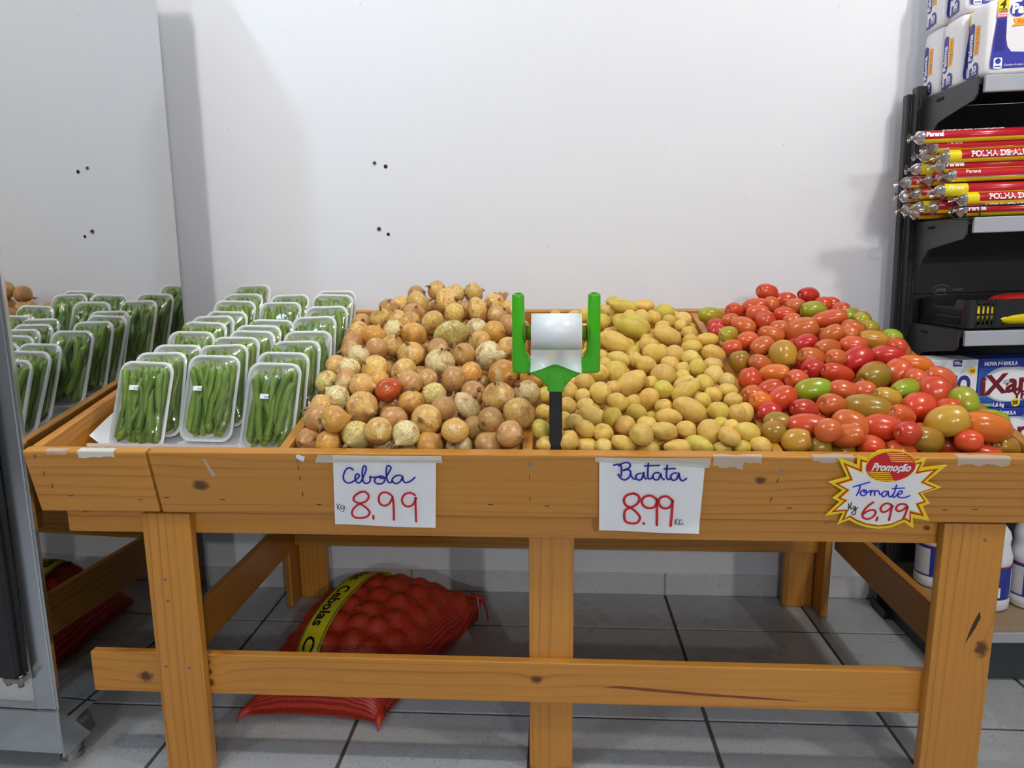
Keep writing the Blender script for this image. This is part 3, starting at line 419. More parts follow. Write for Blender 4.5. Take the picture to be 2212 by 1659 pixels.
TOMATOS = """.648,2.163,1.065,.036,.027,10,r,1;.704,2.169,1.041,.035,.025,0,r,1;.772,2.166,1.055,.039,.024,0,d,1;.697,2.055,1.028,.033,.024,0,o,1;.734,2.017,1.021,.037,.026,0,g,1;.786,2.086,1.032,.026,.024,0,r,1;.821,2.115,1.030,.027,.024,10,r,1;.596,2.092,1.026,.040,.026,-10,r,1;.584,2.022,1.011,.034,.026,0,s,1;.532,2.082,1.016,.027,.024,0,r,1;.467,2.086,1.002,.039,.026,0,y,1;.503,2.004,.991,.026,.024,0,o,1;.589,1.962,.992,.033,.029,60,r,1;.650,1.996,1.009,.031,.024,10,r,1;.823,1.993,1.004,.026,.024,0,g,1;.759,1.960,1.001,.049,.025,-10,s,1;.657,1.952,.994,.026,.024,0,o,1;.841,1.954,.996,.026,.024,0,y,1;.527,1.954,.981,.036,.027,30,o,1;.461,1.996,.977,.026,.024,0,d,1;.455,1.954,.965,.027,.024,0,d,1;.475,1.913,.962,.030,.024,-15,y,1;.609,1.906,.980,.027,.024,0,o,1;.665,1.898,.978,.047,.033,-20,o,1;.728,1.857,.969,.033,.024,-30,o,1;.800,1.903,.979,.032,.025,20,o,1;.846,1.914,.979,.026,.024,0,y,1;.775,1.865,.970,.026,.024,0,o,1;.579,1.872,.966,.035,.024,20,o,1;.517,1.866,.953,.030,.024,-10,s,1;.470,1.837,.936,.027,.024,0,s,1;.540,1.820,.942,.034,.025,-30,o,1;.576,1.761,.928,.038,.034,80,k,1;.647,1.814,.951,.031,.024,-20,d,1;.690,1.784,.942,.041,.024,-5,o,1;.762,1.801,.948,.035,.024,0,s,1;.825,1.834,.956,.042,.027,10,k,1;.883,1.860,.959,.027,.024,10,g,1;.871,1.806,.943,.026,.024,30,r,1;.469,1.754,.912,.030,.027,80,b,1;.510,1.724,.910,.032,.024,30,o,1;.529,1.671,.896,.036,.024,0,q,1;.638,1.734,.924,.039,.025,15,o,1;.687,1.719,.926,.029,.024,0,o,1;.742,1.732,.920,.044,.033,-30,d,1;.820,1.746,.928,.043,.028,0,d,1;.871,1.706,.911,.042,.025,15,q,1;.621,1.684,.907,.030,.026,-20,d,1;.468,1.654,.884,.031,.028,80,r,1;.668,1.654,.899,.042,.024,15,r,1;.744,1.638,.895,.042,.034,-15,b,1;.811,1.671,.898,.036,.032,-45,s,1;.569,1.634,.888,.029,.024,0,s,1;.788,1.580,.875,.040,.024,-10,g,1;.589,1.584,.874,.043,.028,-8,g,1;.500,1.599,.871,.032,.024,-10,r,1;.510,1.549,.859,.033,.029,-30,r,1;.650,1.573,.874,.034,.024,10,s,1;.698,1.576,.872,.026,.024,0,s,1;.732,1.542,.863,.032,.024,20,k,1;.832,1.624,.892,.026,.024,20,s,1;.893,1.640,.889,.037,.029,30,s,1;.851,1.576,.866,.042,.038,80,r,1;.886,1.525,.858,.034,.030,80,g,1;.460,1.540,.854,.026,.024,10,q,1;.454,1.584,.860,.026,.024,0,o,1;.541,1.501,.845,.032,.024,10,d,1;.605,1.513,.852,.033,.027,10,o,1;.674,1.499,.848,.050,.033,8,b,1;.731,1.472,.839,.033,.024,20,s,1;.788,1.517,.849,.036,.032,-20,r,1;.468,1.500,.838,.026,.024,0,d,1;.473,1.457,.826,.029,.024,0,b,1;.618,1.446,.825,.039,.030,30,o,1;.531,1.437,.824,.046,.026,8,r,1;.680,1.436,.822,.043,.029,8,r,1;.494,1.399,.802,.031,.027,-15,k,1;.594,1.397,.814,.034,.024,-15,o,1;.750,1.407,.804,.036,.029,15,b,1;.799,1.424,.839,.042,.033,-15,k,1;.814,1.475,.827,.030,.024,-20,s,1;.843,1.503,.848,.026,.024,0,r,1;.874,1.421,.829,.050,.032,10,q,1;.911,1.470,.831,.037,.024,10,g,1;.540,1.400,.787,.026,.024,0,b,1;.606,1.426,.774,.037,.024,0,k,1;.551,1.387,.828,.026,.024,0,o,1;.640,1.395,.792,.026,.024,10,r,1;.705,1.388,.823,.026,.024,0,d,1;.702,1.405,.781,.031,.024,10,s,1;.820,1.434,.783,.037,.025,0,r,1;.865,1.403,.773,.036,.024,10,r,1;.916,1.418,.786,.035,.024,15,b,1;.454,1.418,.816,.026,.024,0,b,1;.544,1.439,.770,.026,.024,0,k,1;.828,1.394,.806,.026,.024,0,r,1;.646,2.111,1.031,.026,.024,0,o,1;.819,2.035,1.019,.026,.024,0,r,1;.624,2.163,.999,.030,.027,136,n,0;.559,2.147,.993,.029,.026,16,n,0;.710,1.982,.970,.026,.023,25,n,0;.788,2.139,1.000,.030,.027,86,n,0;.885,1.926,.946,.025,.023,67,n,0;.511,2.173,.987,.026,.024,149,n,0;.859,2.114,.995,.025,.023,130,n,0;.587,1.821,.911,.030,.027,125,n,0;.904,1.774,.893,.028,.025,37,n,0;.907,1.587,.833,.027,.024,150,n,0;.678,1.699,.875,.025,.023,2,n,0;.574,1.685,.870,.029,.026,112,n,0;.516,1.915,.933,.028,.026,84,n,0;.742,1.600,.847,.030,.027,161,n,0;.831,1.885,.933,.025,.023,67,n,0;.613,1.646,.859,.030,.027,38,n,0;.881,2.184,.997,.027,.024,23,n,0;.666,2.049,.988,.029,.026,14,n,0;.913,1.689,.868,.029,.026,126,n,0;.805,1.956,.959,.029,.026,33,n,0;.833,2.073,.992,.026,.024,176,n,0;.692,2.128,1.002,.029,.026,79,n,0;.889,2.057,.987,.029,.026,90,n,0;.736,1.931,.955,.025,.023,73,n,0;.557,1.564,.827,.027,.024,52,n,0;.510,1.806,.895,.026,.023,81,n,0;.629,1.951,.954,.028,.025,171,n,0;.742,2.178,1.008,.028,.025,96,n,0;.740,2.101,1.000,.027,.025,142,n,0;.706,1.828,.920,.025,.023,165,n,0;.548,2.028,.970,.030,.027,166,n,0;.691,1.617,.852,.026,.023,58,n,0;.762,1.459,.803,.026,.023,152,n,0;.880,1.983,.961,.028,.025,71,n,0;.633,1.857,.935,.026,.024,125,n,0;.726,1.516,.816,.026,.024,9,n,0;.543,1.621,.847,.027,.024,29,n,0;.493,2.040,.963,.026,.023,32,n,0;.507,1.487,.803,.029,.026,114,n,0;.909,1.857,.919,.026,.023,100,n,0;.570,1.469,.804,.026,.023,101,n,0;.837,1.805,.908,.027,.024,14,n,0;.581,1.934,.946,.026,.023,168,n,0;.773,2.055,.995,.028,.025,37,n,0;.756,1.804,.888,.027,.024,178,n,0;.603,1.538,.794,.027,.024,151,n,0;.826,1.545,.799,.028,.026,46,n,0;.523,1.867,.889,.029,.026,51,n,0;.665,1.541,.802,.030,.027,124,n,0;.832,2.014,.949,.030,.027,165,n,0;.724,1.681,.852,.029,.026,86,n,0;.866,1.641,.834,.029,.026,11,n,0;.604,1.766,.869,.030,.027,13,n,0;.855,1.473,.773,.027,.025,179,n,0;.717,1.730,.868,.027,.024,15,n,0;.627,2.080,.976,.025,.023,12,n,0;.499,1.584,.804,.026,.023,14,n,0;.725,1.884,.918,.028,.025,49,n,0;.585,2.098,.965,.026,.023,118,n,0;.902,1.523,.791,.025,.023,72,n,0;.671,2.179,.976,.026,.023,11,n,0;.854,1.755,.870,.028,.025,104,n,0;.502,1.997,.931,.026,.024,43,n,0;.611,1.587,.813,.026,.024,97,n,0;.638,1.811,.887,.027,.024,87,n,0;.782,1.588,.812,.027,.024,33,n,0;.553,1.751,.862,.028,.025,128,n,0;.725,1.450,.767,.027,.024,70,n,0;.615,1.904,.917,.027,.024,0,n,0;.495,2.132,.960,.029,.026,168,n,0;.652,2.000,.953,.030,.027,108,n,0;.788,1.869,.906,.030,.027,176,n,0;.901,2.129,.965,.025,.023,1,n,0;.777,1.647,.832,.030,.027,7,n,0;.509,1.656,.825,.030,.027,56,n,0;.777,1.750,.869,.028,.025,125,n,0;.552,1.980,.933,.030,.027,169,n,0;.857,1.698,.849,.027,.024,86,n,0;.606,2.032,.958,.029,.026,118,n,0;.775,2.002,.951,.026,.024,92,n,0;.496,1.709,.847,.029,.026,22,n,0;.903,2.028,.947,.025,.023,155,n,0;.644,1.470,.781,.028,.025,22,n,0;.871,1.895,.906,.025,.023,126,n,0;.790,1.703,.853,.027,.025,161,n,0;.785,1.498,.783,.026,.023,85,n,0;.682,1.944,.929,.029,.026,27,n,0;.624,1.715,.858,.028,.025,35,n,0;.718,2.059,.967,.025,.023,79,n,0;.833,2.162,.976,.028,.026,179,n,0;.492,1.449,.766,.027,.024,149,n,0;.532,2.085,.954,.027,.024,90,n,0;.697,1.776,.874,.027,.024,163,n,0"""
OKRA = [('left',0,-0.938,1.569,0.935),('left',1,-0.932,1.629,0.949),('left',2,-0.92,1.68,0.961),('left',3,-0.934,1.777,0.984),('left',4,-0.938,1.853,1.002),('left',5,-0.935,1.906,1.014),('left',6,-0.918,1.945,1.024),('left',7,-0.939,2.048,1.048),('left',8,-0.942,2.119,1.065),('left',9,-0.954,2.217,1.088),('middle',0,-0.795,1.609,0.944),('middle',1,-0.801,1.68,0.961),('middle',2,-0.797,1.734,0.974),('middle',3,-0.777,1.781,0.985),('middle',4,-0.777,1.825,0.995),('middle',5,-0.76,1.872,1.006),('middle',6,-0.793,2.033,1.044),('middle',7,-0.792,2.11,1.062),('right',0,-0.632,1.562,0.933),('right',1,-0.637,1.629,0.949),('right',2,-0.63,1.706,0.967),('right',3,-0.626,1.78,0.984),('right',4,-0.646,1.898,1.012),('right',5,-0.641,1.988,1.034),('right',6,-0.662,2.107,1.062),('right',7,-0.662,2.148,1.071)]
CEB_BLUE = [[(-4037,-332),(-4109,-283),(-4193,-334),(-4256,-468),(-4260,-572),(-4203,-637),(-4110,-630),(-4010,-560),(-3938,-500),(-3932,-443),(-3970,-429),(-4009,-480),(-4019,-569),(-3979,-635),(-3911,-613),(-3830,-463),(-3767,-315),(-3780,-241),(-3821,-257),(-3854,-375),(-3866,-553),(-3836,-642),(-3757,-635),(-3705,-566),(-3708,-491),(-3639,-506),(-3533,-490)],[(-3507,-483),(-3588,-514),(-3622,-595),(-3576,-654),(-3471,-647),(-3412,-578),(-3418,-503),(-3480,-474),(-3526,-495),(-3472,-525),(-3392,-503),(-3317,-399),(-3255,-280),(-3289,-231),(-3337,-252),(-3361,-399),(-3358,-562),(-3312,-630),(-3244,-591)],[(-3063,-455),(-3154,-456),(-3238,-522),(-3257,-591),(-3196,-644),(-3116,-619),(-3058,-544),(-3031,-469),(-3033,-558),(-2987,-623),(-2880,-586),(-2782,-496)]]
CEB_RED = [[(-3966,-870),(-4082,-963),(-4107,-1070),(-4007,-1130),(-3884,-1221),(-3804,-1344),(-3869,-1454),(-4007,-1497),(-4139,-1474),(-4182,-1381),(-4128,-1256),(-3996,-1145),(-3856,-1082),(-3784,-974),(-3809,-883),(-3884,-848),(-3966,-870)],[(-3733,-1437),(-3741,-1515)],[(-3313,-922),(-3399,-863),(-3506,-879),(-3574,-987),(-3569,-1124),(-3482,-1185),(-3372,-1137),(-3284,-983)],[(-3287,-952),(-3281,-1182),(-3307,-1531)],[(-2814,-916),(-2902,-866),(-3023,-904),(-3093,-1026),(-3069,-1148),(-2981,-1199),(-2872,-1146),(-2794,-992)],[(-2811,-977),(-2823,-1237),(-2838,-1567)]]
CEB_BLACK = [[(-4476,-1152),(-4474,-1292)],[(-4409,-1151),(-4459,-1229),(-4414,-1306)],[(-4334,-1196),(-4387,-1191),(-4407,-1244),(-4369,-1265),(-4323,-1212),(-4349,-1321),(-4392,-1343)]]
BAT_BLUE = [[(1224,-174),(1296,-149),(1369,-177),(1385,-413)],[(1318,-185),(1398,-125),(1500,-105),(1548,-159),(1526,-231),(1405,-292),(1507,-267),(1568,-326),(1546,-435),(1466,-504),(1381,-473),(1321,-377)],[(1558,-375),(1631,-483),(1682,-458)],[(1769,-348),(1698,-373),(1671,-446),(1726,-506),(1796,-469),(1820,-324),(1836,-432),(1880,-480)],[(1901,-120),(1907,-407),(1942,-479),(2012,-430)],[(1833,-180),(2119,-165)],[(2119,-333),(2048,-338),(2006,-406),(2046,-490),(2128,-477),(2157,-344),(2178,-440),(2232,-488)],[(2273,-159),(2276,-427),(2325,-487),(2364,-450)],[(2217,-248),(2431,-234)],[(2459,-334),(2389,-354),(2358,-426),(2409,-505),(2489,-461),(2510,-329),(2539,-448),(2596,-515),(2670,-459)]]
BAT_RED = [[(1637,-820),(1513,-864),(1458,-977),(1502,-1101),(1610,-1163),(1732,-1275),(1803,-1401),(1755,-1517),(1639,-1539),(1519,-1495),(1482,-1380),(1497,-1227),(1610,-1150),(1723,-1073),(1770,-960),(1733,-861),(1637,-820)],[(1880,-1533),(1895,-1543)],[(2105,-943),(1996,-870),(1871,-897),(1818,-1009),(1884,-1134),(2012,-1164),(2104,-1105),(2127,-968)],[(2119,-968),(2141,-1269),(2156,-1575)],[(2420,-964),(2310,-879),(2187,-917),(2162,-1030),(2222,-1141),(2329,-1165),(2409,-1101),(2443,-988)],[(2432,-989),(2441,-1264),(2438,-1591)]]
BAT_BLACK = [[(2520,-1428),(2525,-1564)],[(2578,-1414),(2531,-1492),(2600,-1562)],[(2655,-1444),(2618,-1439),(2606,-1503),(2627,-1554),(2668,-1541),(2665,-1502),(2644,-1503)],[(2692,-1551),(2697,-1556)]]
PRO_BLUE = [[(5910,-598),(6204,-487)],[(6041,-553),(6035,-697),(6007,-792)],[(6126,-660),(6078,-697),(6083,-762),(6125,-798),(6181,-768),(6188,-703),(6151,-664),(6135,-711),(6209,-724),(6261,-673),(6275,-789)],[(6270,-723),(6303,-672),(6331,-694),(6354,-788)],[(6342,-722),(6387,-671),(6424,-707),(6452,-765),(6486,-750)],[(6565,-691),(6513,-699),(6487,-757),(6522,-815),(6575,-778),(6595,-690),(6618,-777),(6656,-820),(6696,-776)],[(6730,-545),(6718,-703),(6701,-805),(6736,-826),(6785,-768),(6853,-745),(6867,-694),(6822,-680),(6786,-746),(6818,-818),(6894,-836),(6975,-816),(7023,-786)],[(6661,-625),(6887,-612)]]
PRO_RED = [[(6358,-948),(6275,-1030),(6211,-1150),(6198,-1254),(6254,-1328),(6354,-1334),(6427,-1266),(6442,-1176),(6390,-1125),(6296,-1148),(6216,-1217)],[(6501,-1302),(6494,-1377)],[(6746,-1039),(6680,-981),(6594,-975),(6533,-1042),(6529,-1116),(6582,-1174),(6651,-1151),(6711,-1083),(6735,-1017)],[(6733,-1039),(6737,-1187),(6737,-1363)],[(7042,-1064),(6985,-991),(6898,-978),(6834,-1023),(6826,-1097),(6870,-1148),(6940,-1132),(7010,-1057)],[(7035,-1049),(7029,-1183),(7012,-1314)]]
PRO_BLACK = [[(5883,-984),(5909,-1065),(5905,-1117)],[(5934,-961),(5934,-1035),(5887,-1080)],[(5931,-1050),(5960,-1116)],[(6022,-1049),(5988,-1064),(5997,-1116),(6026,-1108),(6031,-1063),(6054,-1152),(6052,-1226),(6018,-1242),(5982,-1212),(6006,-1167),(6081,-1070)]]
PRO_LINES = [[(6419,161),(6725,156)],[(6443,124),(6810,109)],[(6475,78),(6872,64)],[(6501,37),(6916,20)],[(6527,-8),(6948,-24)],[(6127,-257),(6541,-273)],[(6152,-298),(6573,-315)],[(6196,-344),(6599,-358)],[(6252,-389),(6625,-404)],[(6350,-432),(6657,-443)]]
PRO_OUT = [(6104,13),(5885,97),(5912,-115),(5530,38),(5764,-387),(5433,-510),(5726,-694),(5561,-881),(5720,-957),(5484,-1295),(5818,-1222),(5758,-1502),(5968,-1385),(6132,-1481),(6330,-1553),(6584,-1590),(6824,-1553),(7057,-1421),(7264,-1566),(7201,-1317),(7540,-1381),(7339,-1038),(7464,-970),(7273,-747),(7599,-604),(7305,-467),(7598,-107),(7142,-166),(7183,47),(7002,-28),(6911,103),(6728,200),(6486,239),(6257,207),(6135,103)]
PRO_IN = [(6071,-71),(6008,-65),(6045,-299),(5743,-158),(5903,-466),(5674,-560),(5877,-677),(5753,-861),(5880,-911),(5698,-1127),(5930,-1117),(5892,-1316),(5964,-1250),(6117,-1353),(6311,-1440),(6565,-1482),(6797,-1440),(7026,-1294),(7111,-1323),(7080,-1115),(7289,-1179),(7156,-967),(7306,-906),(7161,-727),(7412,-609),(7157,-500),(7314,-244),(7019,-328),(7057,-97),(6991,-118),(6907,-112),(6788,-106),(6550,-101),(6314,-104),(6172,-105)]
PRO_MISC = [(6539,-137),(7001,-139),(6602,-468),(6182,-231),(6922,-245)]
CEB_PAPER = [(-4432,-58),(-2324,-74),(-2442,-1731),(-4586,-1677)]
CEB_TAPE = [(-4736,32),(-2206,54),(-2202,-159),(-4811,-172)]
BAT_PAPER = [(935,42),(3014,-157),(3020,-1762),(979,-1728)]
BAT_TAPE = [(845,102),(3111,44),(3011,-192),(869,-35)]

ODD_TOMATO = (-0.366, 1.515, 0.884)
SKIN_AT = (-0.159, 2.19, 1.015)

# ================================================================== the room
def structure(o): o['kind'] = 'structure'; return o
T_ = .45; GX, GY = .3978, 1.6345; WALLY = 2.3165
fl = structure(box('floor', (-3.4, -7.6, -.08), (3.6, WALLY+.02, -.004), GROUT, bev=0))
def tile_child(x0, x1, y0, y1, me=None):
    g = .0048
    o = obj('tile', me or box_mesh(x1-x0-2*g, y1-y0-2*g, .012, .0015), TILE, fl); o.location = ((x0+x1)/2-fl.location.x, (y0+y1)/2-fl.location.y, -.006-fl.location.z); return o
tm = box_mesh(T_-.0095, T_-.0095, .012, .0015)
for i in range(-8, 7):
    for j in range(-20, 1):
        x0, y0 = GX+i*T_, GY+j*T_
        if x0 > -3.4 and x0+T_ < 3.6: tile_child(x0, x0+T_, y0, y0+T_, tm)
tb = box_mesh(T_-.0095, .232-.007, .012, .0015)
for i in range(-8, 7):
    x0 = GX+i*T_
    if x0 > -3.4 and x0+T_ < 3.6: tile_child(x0, x0+T_, GY+T_, GY+T_+.234, tb)
wb = structure(box('wall_back', (-3.4, WALLY+.006, -.06), (3.6, WALLY+.12, CEIL+.02), WALL, bev=0))
structure(box('wall_left', (-3.5, -7.6, -.06), (-3.4, WALLY+.12, CEIL+.02), SIDEW, bev=0))
structure(box('wall_right', (3.6, -7.6, -.06), (3.7, WALLY+.12, CEIL+.02), SIDEW, bev=0))
structure(box('wall_front', (-3.5, -7.7, -.06), (3.7, -7.6, CEIL+.02), SIDEW, bev=0))
structure(box('ceiling', (-3.5, -7.7, CEIL), (3.7, WALLY+.12, CEIL+.08), CEILM, bev=0))
bb = structure(box('baseboard_back', (-3.4, WALLY+.001, 0), (3.6, WALLY+.006, .077), GROUTL, bev=0))
bm_ = box_mesh(T_-.008, .009, .079, .0015)
for i in range(-8, 7):
    x0 = GX+i*T_
    if x0 > -3.4 and x0+T_ < 3.6:
        o = obj('tile', bm_, TILES, bb); o.location = (x0+T_/2-bb.location.x, WALLY+.0045-bb.location.y, .0395-bb.location.z)
HOLE = M('drill_hole_dark', (.02, .014, .012), .9); ANCH = M('grey_wall_plug', (.55, .56, .60), .5)
for k, (x, z, r) in enumerate(((-.576, 1.480, .0042), (-.540, 1.469, .0065), (-.570, 1.271, .0055), (-.540, 1.254, .0055))):
    bm = bmesh.new(); bmesh.ops.create_circle(bm, cap_ends=True, segments=14, radius=r, matrix=Matrix.Translation((0, 0, 0)) @ Matrix.Rotation(math.pi/2, 4, 'X'))
    o = obj('drill_hole', mesh_of(bm, 'drill_hole'), HOLE, wb); o.location = Vector((x, WALLY+.0054, z))-wb.location
    if k in (0, 2):
        tube('wall_plug', [(x-wb.location.x+(r+.002)*math.cos(a*.35), WALLY+.0052-wb.location.y, z-wb.location.z+(r+.002)*math.sin(a*.35)) for a in range(18)], .0013, ANCH, wb, 6, True)

# ceiling lamps: bare bulbs on short drop rods, each carrying its own light
bulb_me = mesh_of(lathe([(-.058, 0), (-.055, .018), (-.045, .033), (-.025, .043), (0, .045), (.025, .038), (.045, .024), (.06, .016), (.06, 0)], 24), 'bulb', True)
for k, (x, y, z, wt, colr, where) in enumerate(LAMPS):
    la = empty('ceiling_lamp', (x, y, CEIL)); tag(la, 'white ceiling bulb on a short drop rod, %s' % where, 'lamp', 'ceiling lamps')
    cyl('ceiling_rose', (0, 0, -.025), (0, 0, -.001), .045, M('lamp_housing', (.8, .8, .8), .4), la, seg=24)
    cyl('drop_rod', (0, 0, z-CEIL+.09), (0, 0, -.025), .006, M('lamp_housing'), la); cyl('socket', (0, 0, z-CEIL+.058), (0, 0, z-CEIL+.10), .019, M('lamp_housing'), la)
    bmat, _, bb_ = nt('glowing_bulb'); setp(bb_, (.9, .9, .9), .4, Emission_Strength=wt*12.5); bb_.inputs['Emission Color'].default_value = (*colr, 1)
    me = bulb_me.copy(); o = obj('bulb', me, bmat, la); o.location = (0, 0, z-CEIL)

# ================================================================== produce stand
TH = 13.3*D2R
SV = Vector((0, math.cos(TH), math.sin(TH))); NV = Vector((0, -math.sin(TH), math.cos(TH))); O0 = Vector((0, 1.345, .784))
def TP(x, s, n): return O0+Vector((x, 0, 0))+SV*s+NV*n
stand = tag(empty('produce_stand', (0, 1.392, 0)), 'honey-coloured pine produce stand with sloping divided tray on plank legs', 'stand')
SO = stand.location
def sb(name, p0, p1, width, thick, wdir, mat, bev=.003):
    return board(name, Vector(p0)-SO, Vector(p1)-SO, width, thick, wdir, mat, stand, bev)
# sloping tray (tray frame: x, s = up the slope, n = normal)
sb('front_board', TP(-.834, .0125, -.074), TP(.963, .0125, -.074), .148, .025, NV, W_FRONT)
sb('front_board_end', TP(-1.105, .0125, -.0742), TP(-.839, .0125, -.0738), .148, .025, NV, W_FRONT2, .004)
sb('side_board', TP(-1.0905, .026, -.075), TP(-1.062, .95, -.075), .148, .022, NV, W_PLAIN)
sb('side_board', TP(.953, .026, -.075), TP(.957, .95, -.075), .148, .024, NV, W_PLAIN)
for x in (-.5565, -.050, .451): sb('divider', TP(x, .0255, -.075), TP(x, .938, -.075), .146, .021, NV, W_PLAIN)
sb('back_board', TP(-1.075, .949, -.05), TP(.965, .949, -.05), .11, .02, NV, W_PLAIN)
for k in range(6):
    s0 = .03+k*.152
    sb('floor_plank', TP(-1.075, s0+.074, -.083), TP(.94, s0+.074, -.083), .147, .014, SV, W_PLAIN, .002)
# frame
sb('apron', (-1.075, 1.425, .645), (.905, 1.425, .645), .13, .022, (0, 0, 1), W_APRON)
sb('apron', (-1.04, 2.235, .80), (.94, 2.235, .80), .10, .022, (0, 0, 1), W_PLAIN)
sb('lower_rail', (-1.062, 1.425, .2385), (.915, 1.425, .2385), .099, .022, (0, 0, 1), W_RAIL)
sb('back_rail', (-.905, 2.2325, .255), (.882, 2.2325, .255), .10, .022, (0, 0, 1), W_PLAIN)
def leg(x0, x1, y0, y1, ztop, mat=W_LEG):
    # local X runs up the leg from its foot, so grain and floor dirt follow it
    me = box_mesh(ztop-.0005, x1-x0, y1-y0, .003); me.transform(Matrix.Translation((ztop/2, 0, 0)))
    return obj('leg', me, mat, stand, frame(Vector(((x0+x1)/2, (y0+y1)/2, .0005))-SO, (0, 0, 1), (1, 0, 0)))
leg(-.889, -.782, 1.3885, 1.4135, .634); leg(-.0505, .0485, 1.4365, 1.4605, .68); leg(.796, .917, 1.3885, 1.4135, .634, W_LEGR)
leg(-.881, -.783, 2.2445, 2.2695, .90); leg(.780, .877, 2.2445, 2.2695, .90); leg(.880, .902, 2.168, 2.2695, .90)
leg(-.905, -.883, 2.168, 2.2695, .90); leg(-.03, .07, 2.2445, 2.2695, .90)
sb('side_rail', (-.894, 1.438, .258), (-.894, 2.167, .258), .115, .022, (0, 0, 1), W_PLAIN)
sb('side_rail', (.930, 1.438, .285), (.930, 2.20, .285), .11, .022, (0, 0, 1), W_PLAIN)
sb('top_rail', (-.92, 1.438, .64), (-.92, 2.22, .80), .07, .02, (0, 0, 1), W_PLAIN)
sb('top_rail', (.940, 1.438, .64), (.940, 2.22, .80), .07, .02, (0, 0, 1), W_PLAIN)
# screws, staples and old tape on the front face (frame of the front face: x, n)
FFM = frame(TP(0, 0, 0)-SO, (1, 0, 0), NV)        # local z points out of the board, towards the viewer
sm = bmesh.new(); add_cyl(sm, (0, 0, -.002), (0, 0, .0008), .0042, .0036, 14); add_box(sm, (-.0028, -.0004, .0007), (.0028, .0004, .0012)); add_box(sm, (-.0004, -.0028, .0007), (.0004, .0028, .0012))
sm = mesh_of(sm, 'screw'); stm = bmesh.new(); add_box(stm, (-.005, -.0007, -.001), (.005, .0007, .0008)); stm = mesh_of(stm, 'staple')
for x, n in ((-1.102, -.012), (-.532, -.020), (-.046, -.022), (.462, -.030)):
    obj('screw', sm, SCREW, stand, FFM @ Matrix.Translation((x*.978, n*.978, 0)))
for x, z in ((-.868, .272), (-.815, .270), (-.848, .432), (-.850, .482), (.878, .60)):
    obj('screw', sm, SCREW, stand, frame(Vector((x, 1.3885, z))-SO, (1, 0, 0), (0, 0, 1)))
for x, n, a in ((-1.095, -.055, 88), (-1.085, -.085, 85), (-.532, -.035, 90), (-.532, -.060, 90), (-.532, -.10, 90), (-.046, -.052, 88), (-.046, -.105, 88), (.458, -.055, 75), (.450, -.10, 75),
                (-.895, -.118, 2), (-.835, -.112, 0), (-.71, -.115, 0), (-.50, -.125, 0), (-.13, -.12, 0), (-.01, -.122, 0), (.11, -.115, 4), (.49, -.12, 0), (.80, -.12, 0), (.86, -.118, 0), (-1.05, -.11, 3)):
    obj('staple', stm, STAPLE, stand, FFM @ Matrix.Translation((x*.978, n*.978, 0)) @ Matrix.Rotation(a*D2R, 4, 'Z'))
def bent_tape(name, x0, x1, drop0, drop1, mat, back=.012, jag=0):
    """tape folded over the board's top edge: strip on the rim and down the face"""
    bm = bmesh.new(); n = 7; rows = []
    for k in range(n+1):
        x = (x0+(x1-x0)*k/n)*.978; d = drop0+(drop1-drop0)*k/n+random.uniform(-jag, jag)
        pts = [TP(x, back+random.uniform(-jag, jag), .0012), TP(x, -.0006, .0014), TP(x, -.0012, -.001), TP(x, -.0012, -d)]
        rows.append([bm.verts.new(p-SO) for p in pts])
    for A, B in zip(rows, rows[1:]):
        for i in range(3): bm.faces.new((A[i], A[i+1], B[i+1], B[i]))
    return obj(name, mesh_of(bm, name), mat, stand)
bent_tape('masking_tape', -1.005, -.925, .014, .012, MASKING, .014, .002)
bent_tape('tape_residue', -1.075, -1.03, .006, .007, TAPE, .012, .001)
bent_tape('tape_residue', .325, .385, .020, .026, TAPE, .006, .004)
bent_tape('tape_residue', .385, .42, .012, .014, TAPE, .008, .002)
bent_tape('tape_residue', .52, .60, .010, .014, TAPE, .012, .003)
bent_tape('tape_residue', .80, .90, .014, .016, TAPE, .012, .004)
prism('tape_residue', [(-.719, -.016), (-.714, -.016), (-.699, -.055), (-.706, -.057)], .0006, TAPE, stand, FFM)
prism('paper_scrap', [(-.519, -.003), (-.503, -.008), (-.508, -.020), (-.522, -.010)], .0008, PAPER, stand, FFM)
RES = M('resin_streak_brown', (.20, .055, .02), .5, var=.3)
prism('resin_streak', [(.115, .232), (.150, .236), (.23, .231), (.33, .224), (.45, .218), (.56, .211), (.45, .213), (.33, .218), (.23, .224), (.15, .230)], .0004, RES, stand, frame(Vector((0, 1.414, 0))-SO, (1, 0, 0), (0, 0, 1)))
prism('bark_streak', [(.884, .445), (.887, .43), (.878, .405), (.862, .372), (.868, .40), (.874, .42)], .0004, M('bark_dark', (.05, .018, .01), .7), stand, frame(Vector((0, 1.3885, 0))-SO, (1, 0, 0), (0, 0, 1)))
# paper liner in the okra bin
bm = bmesh.new(); gx, gs = 26, 20; gr = []
for i in range(gx+1):
    col = []
    for j in range(gs+1):
        u, v = i/gx, j/gs; x = -1.062+u*.492; s = .028+v*.80
        lim = -1.0905+.0308*(s-.026)+.0125
        n = -.0745+.0015*math.sin(u*23+v*9)
        cu = max(0, (.085-u)/.085)
        n += .050*cu**1.6*(.3+.7*math.sin(min(1, v*2.2)*1.57)); x = max(x, lim-.0005)
        if v < .06: n += (.06-v)*.35
        col.append(bm.verts.new(TP(x, s, n)))
    gr.append(col)
for i in range(gx):
    for j in range(gs):
        if i < 3 and j < 3-i: continue
        bm.faces.new((gr[i][j], gr[i+1][j], gr[i+1][j+1], gr[i][j+1]))
tag(obj('paper_liner', mesh_of(bm, 'paper_liner', True), PAPER), 'white paper sheet lining the okra compartment of the stand', 'paper')
bm = bmesh.new(); top = []; n_ = 40
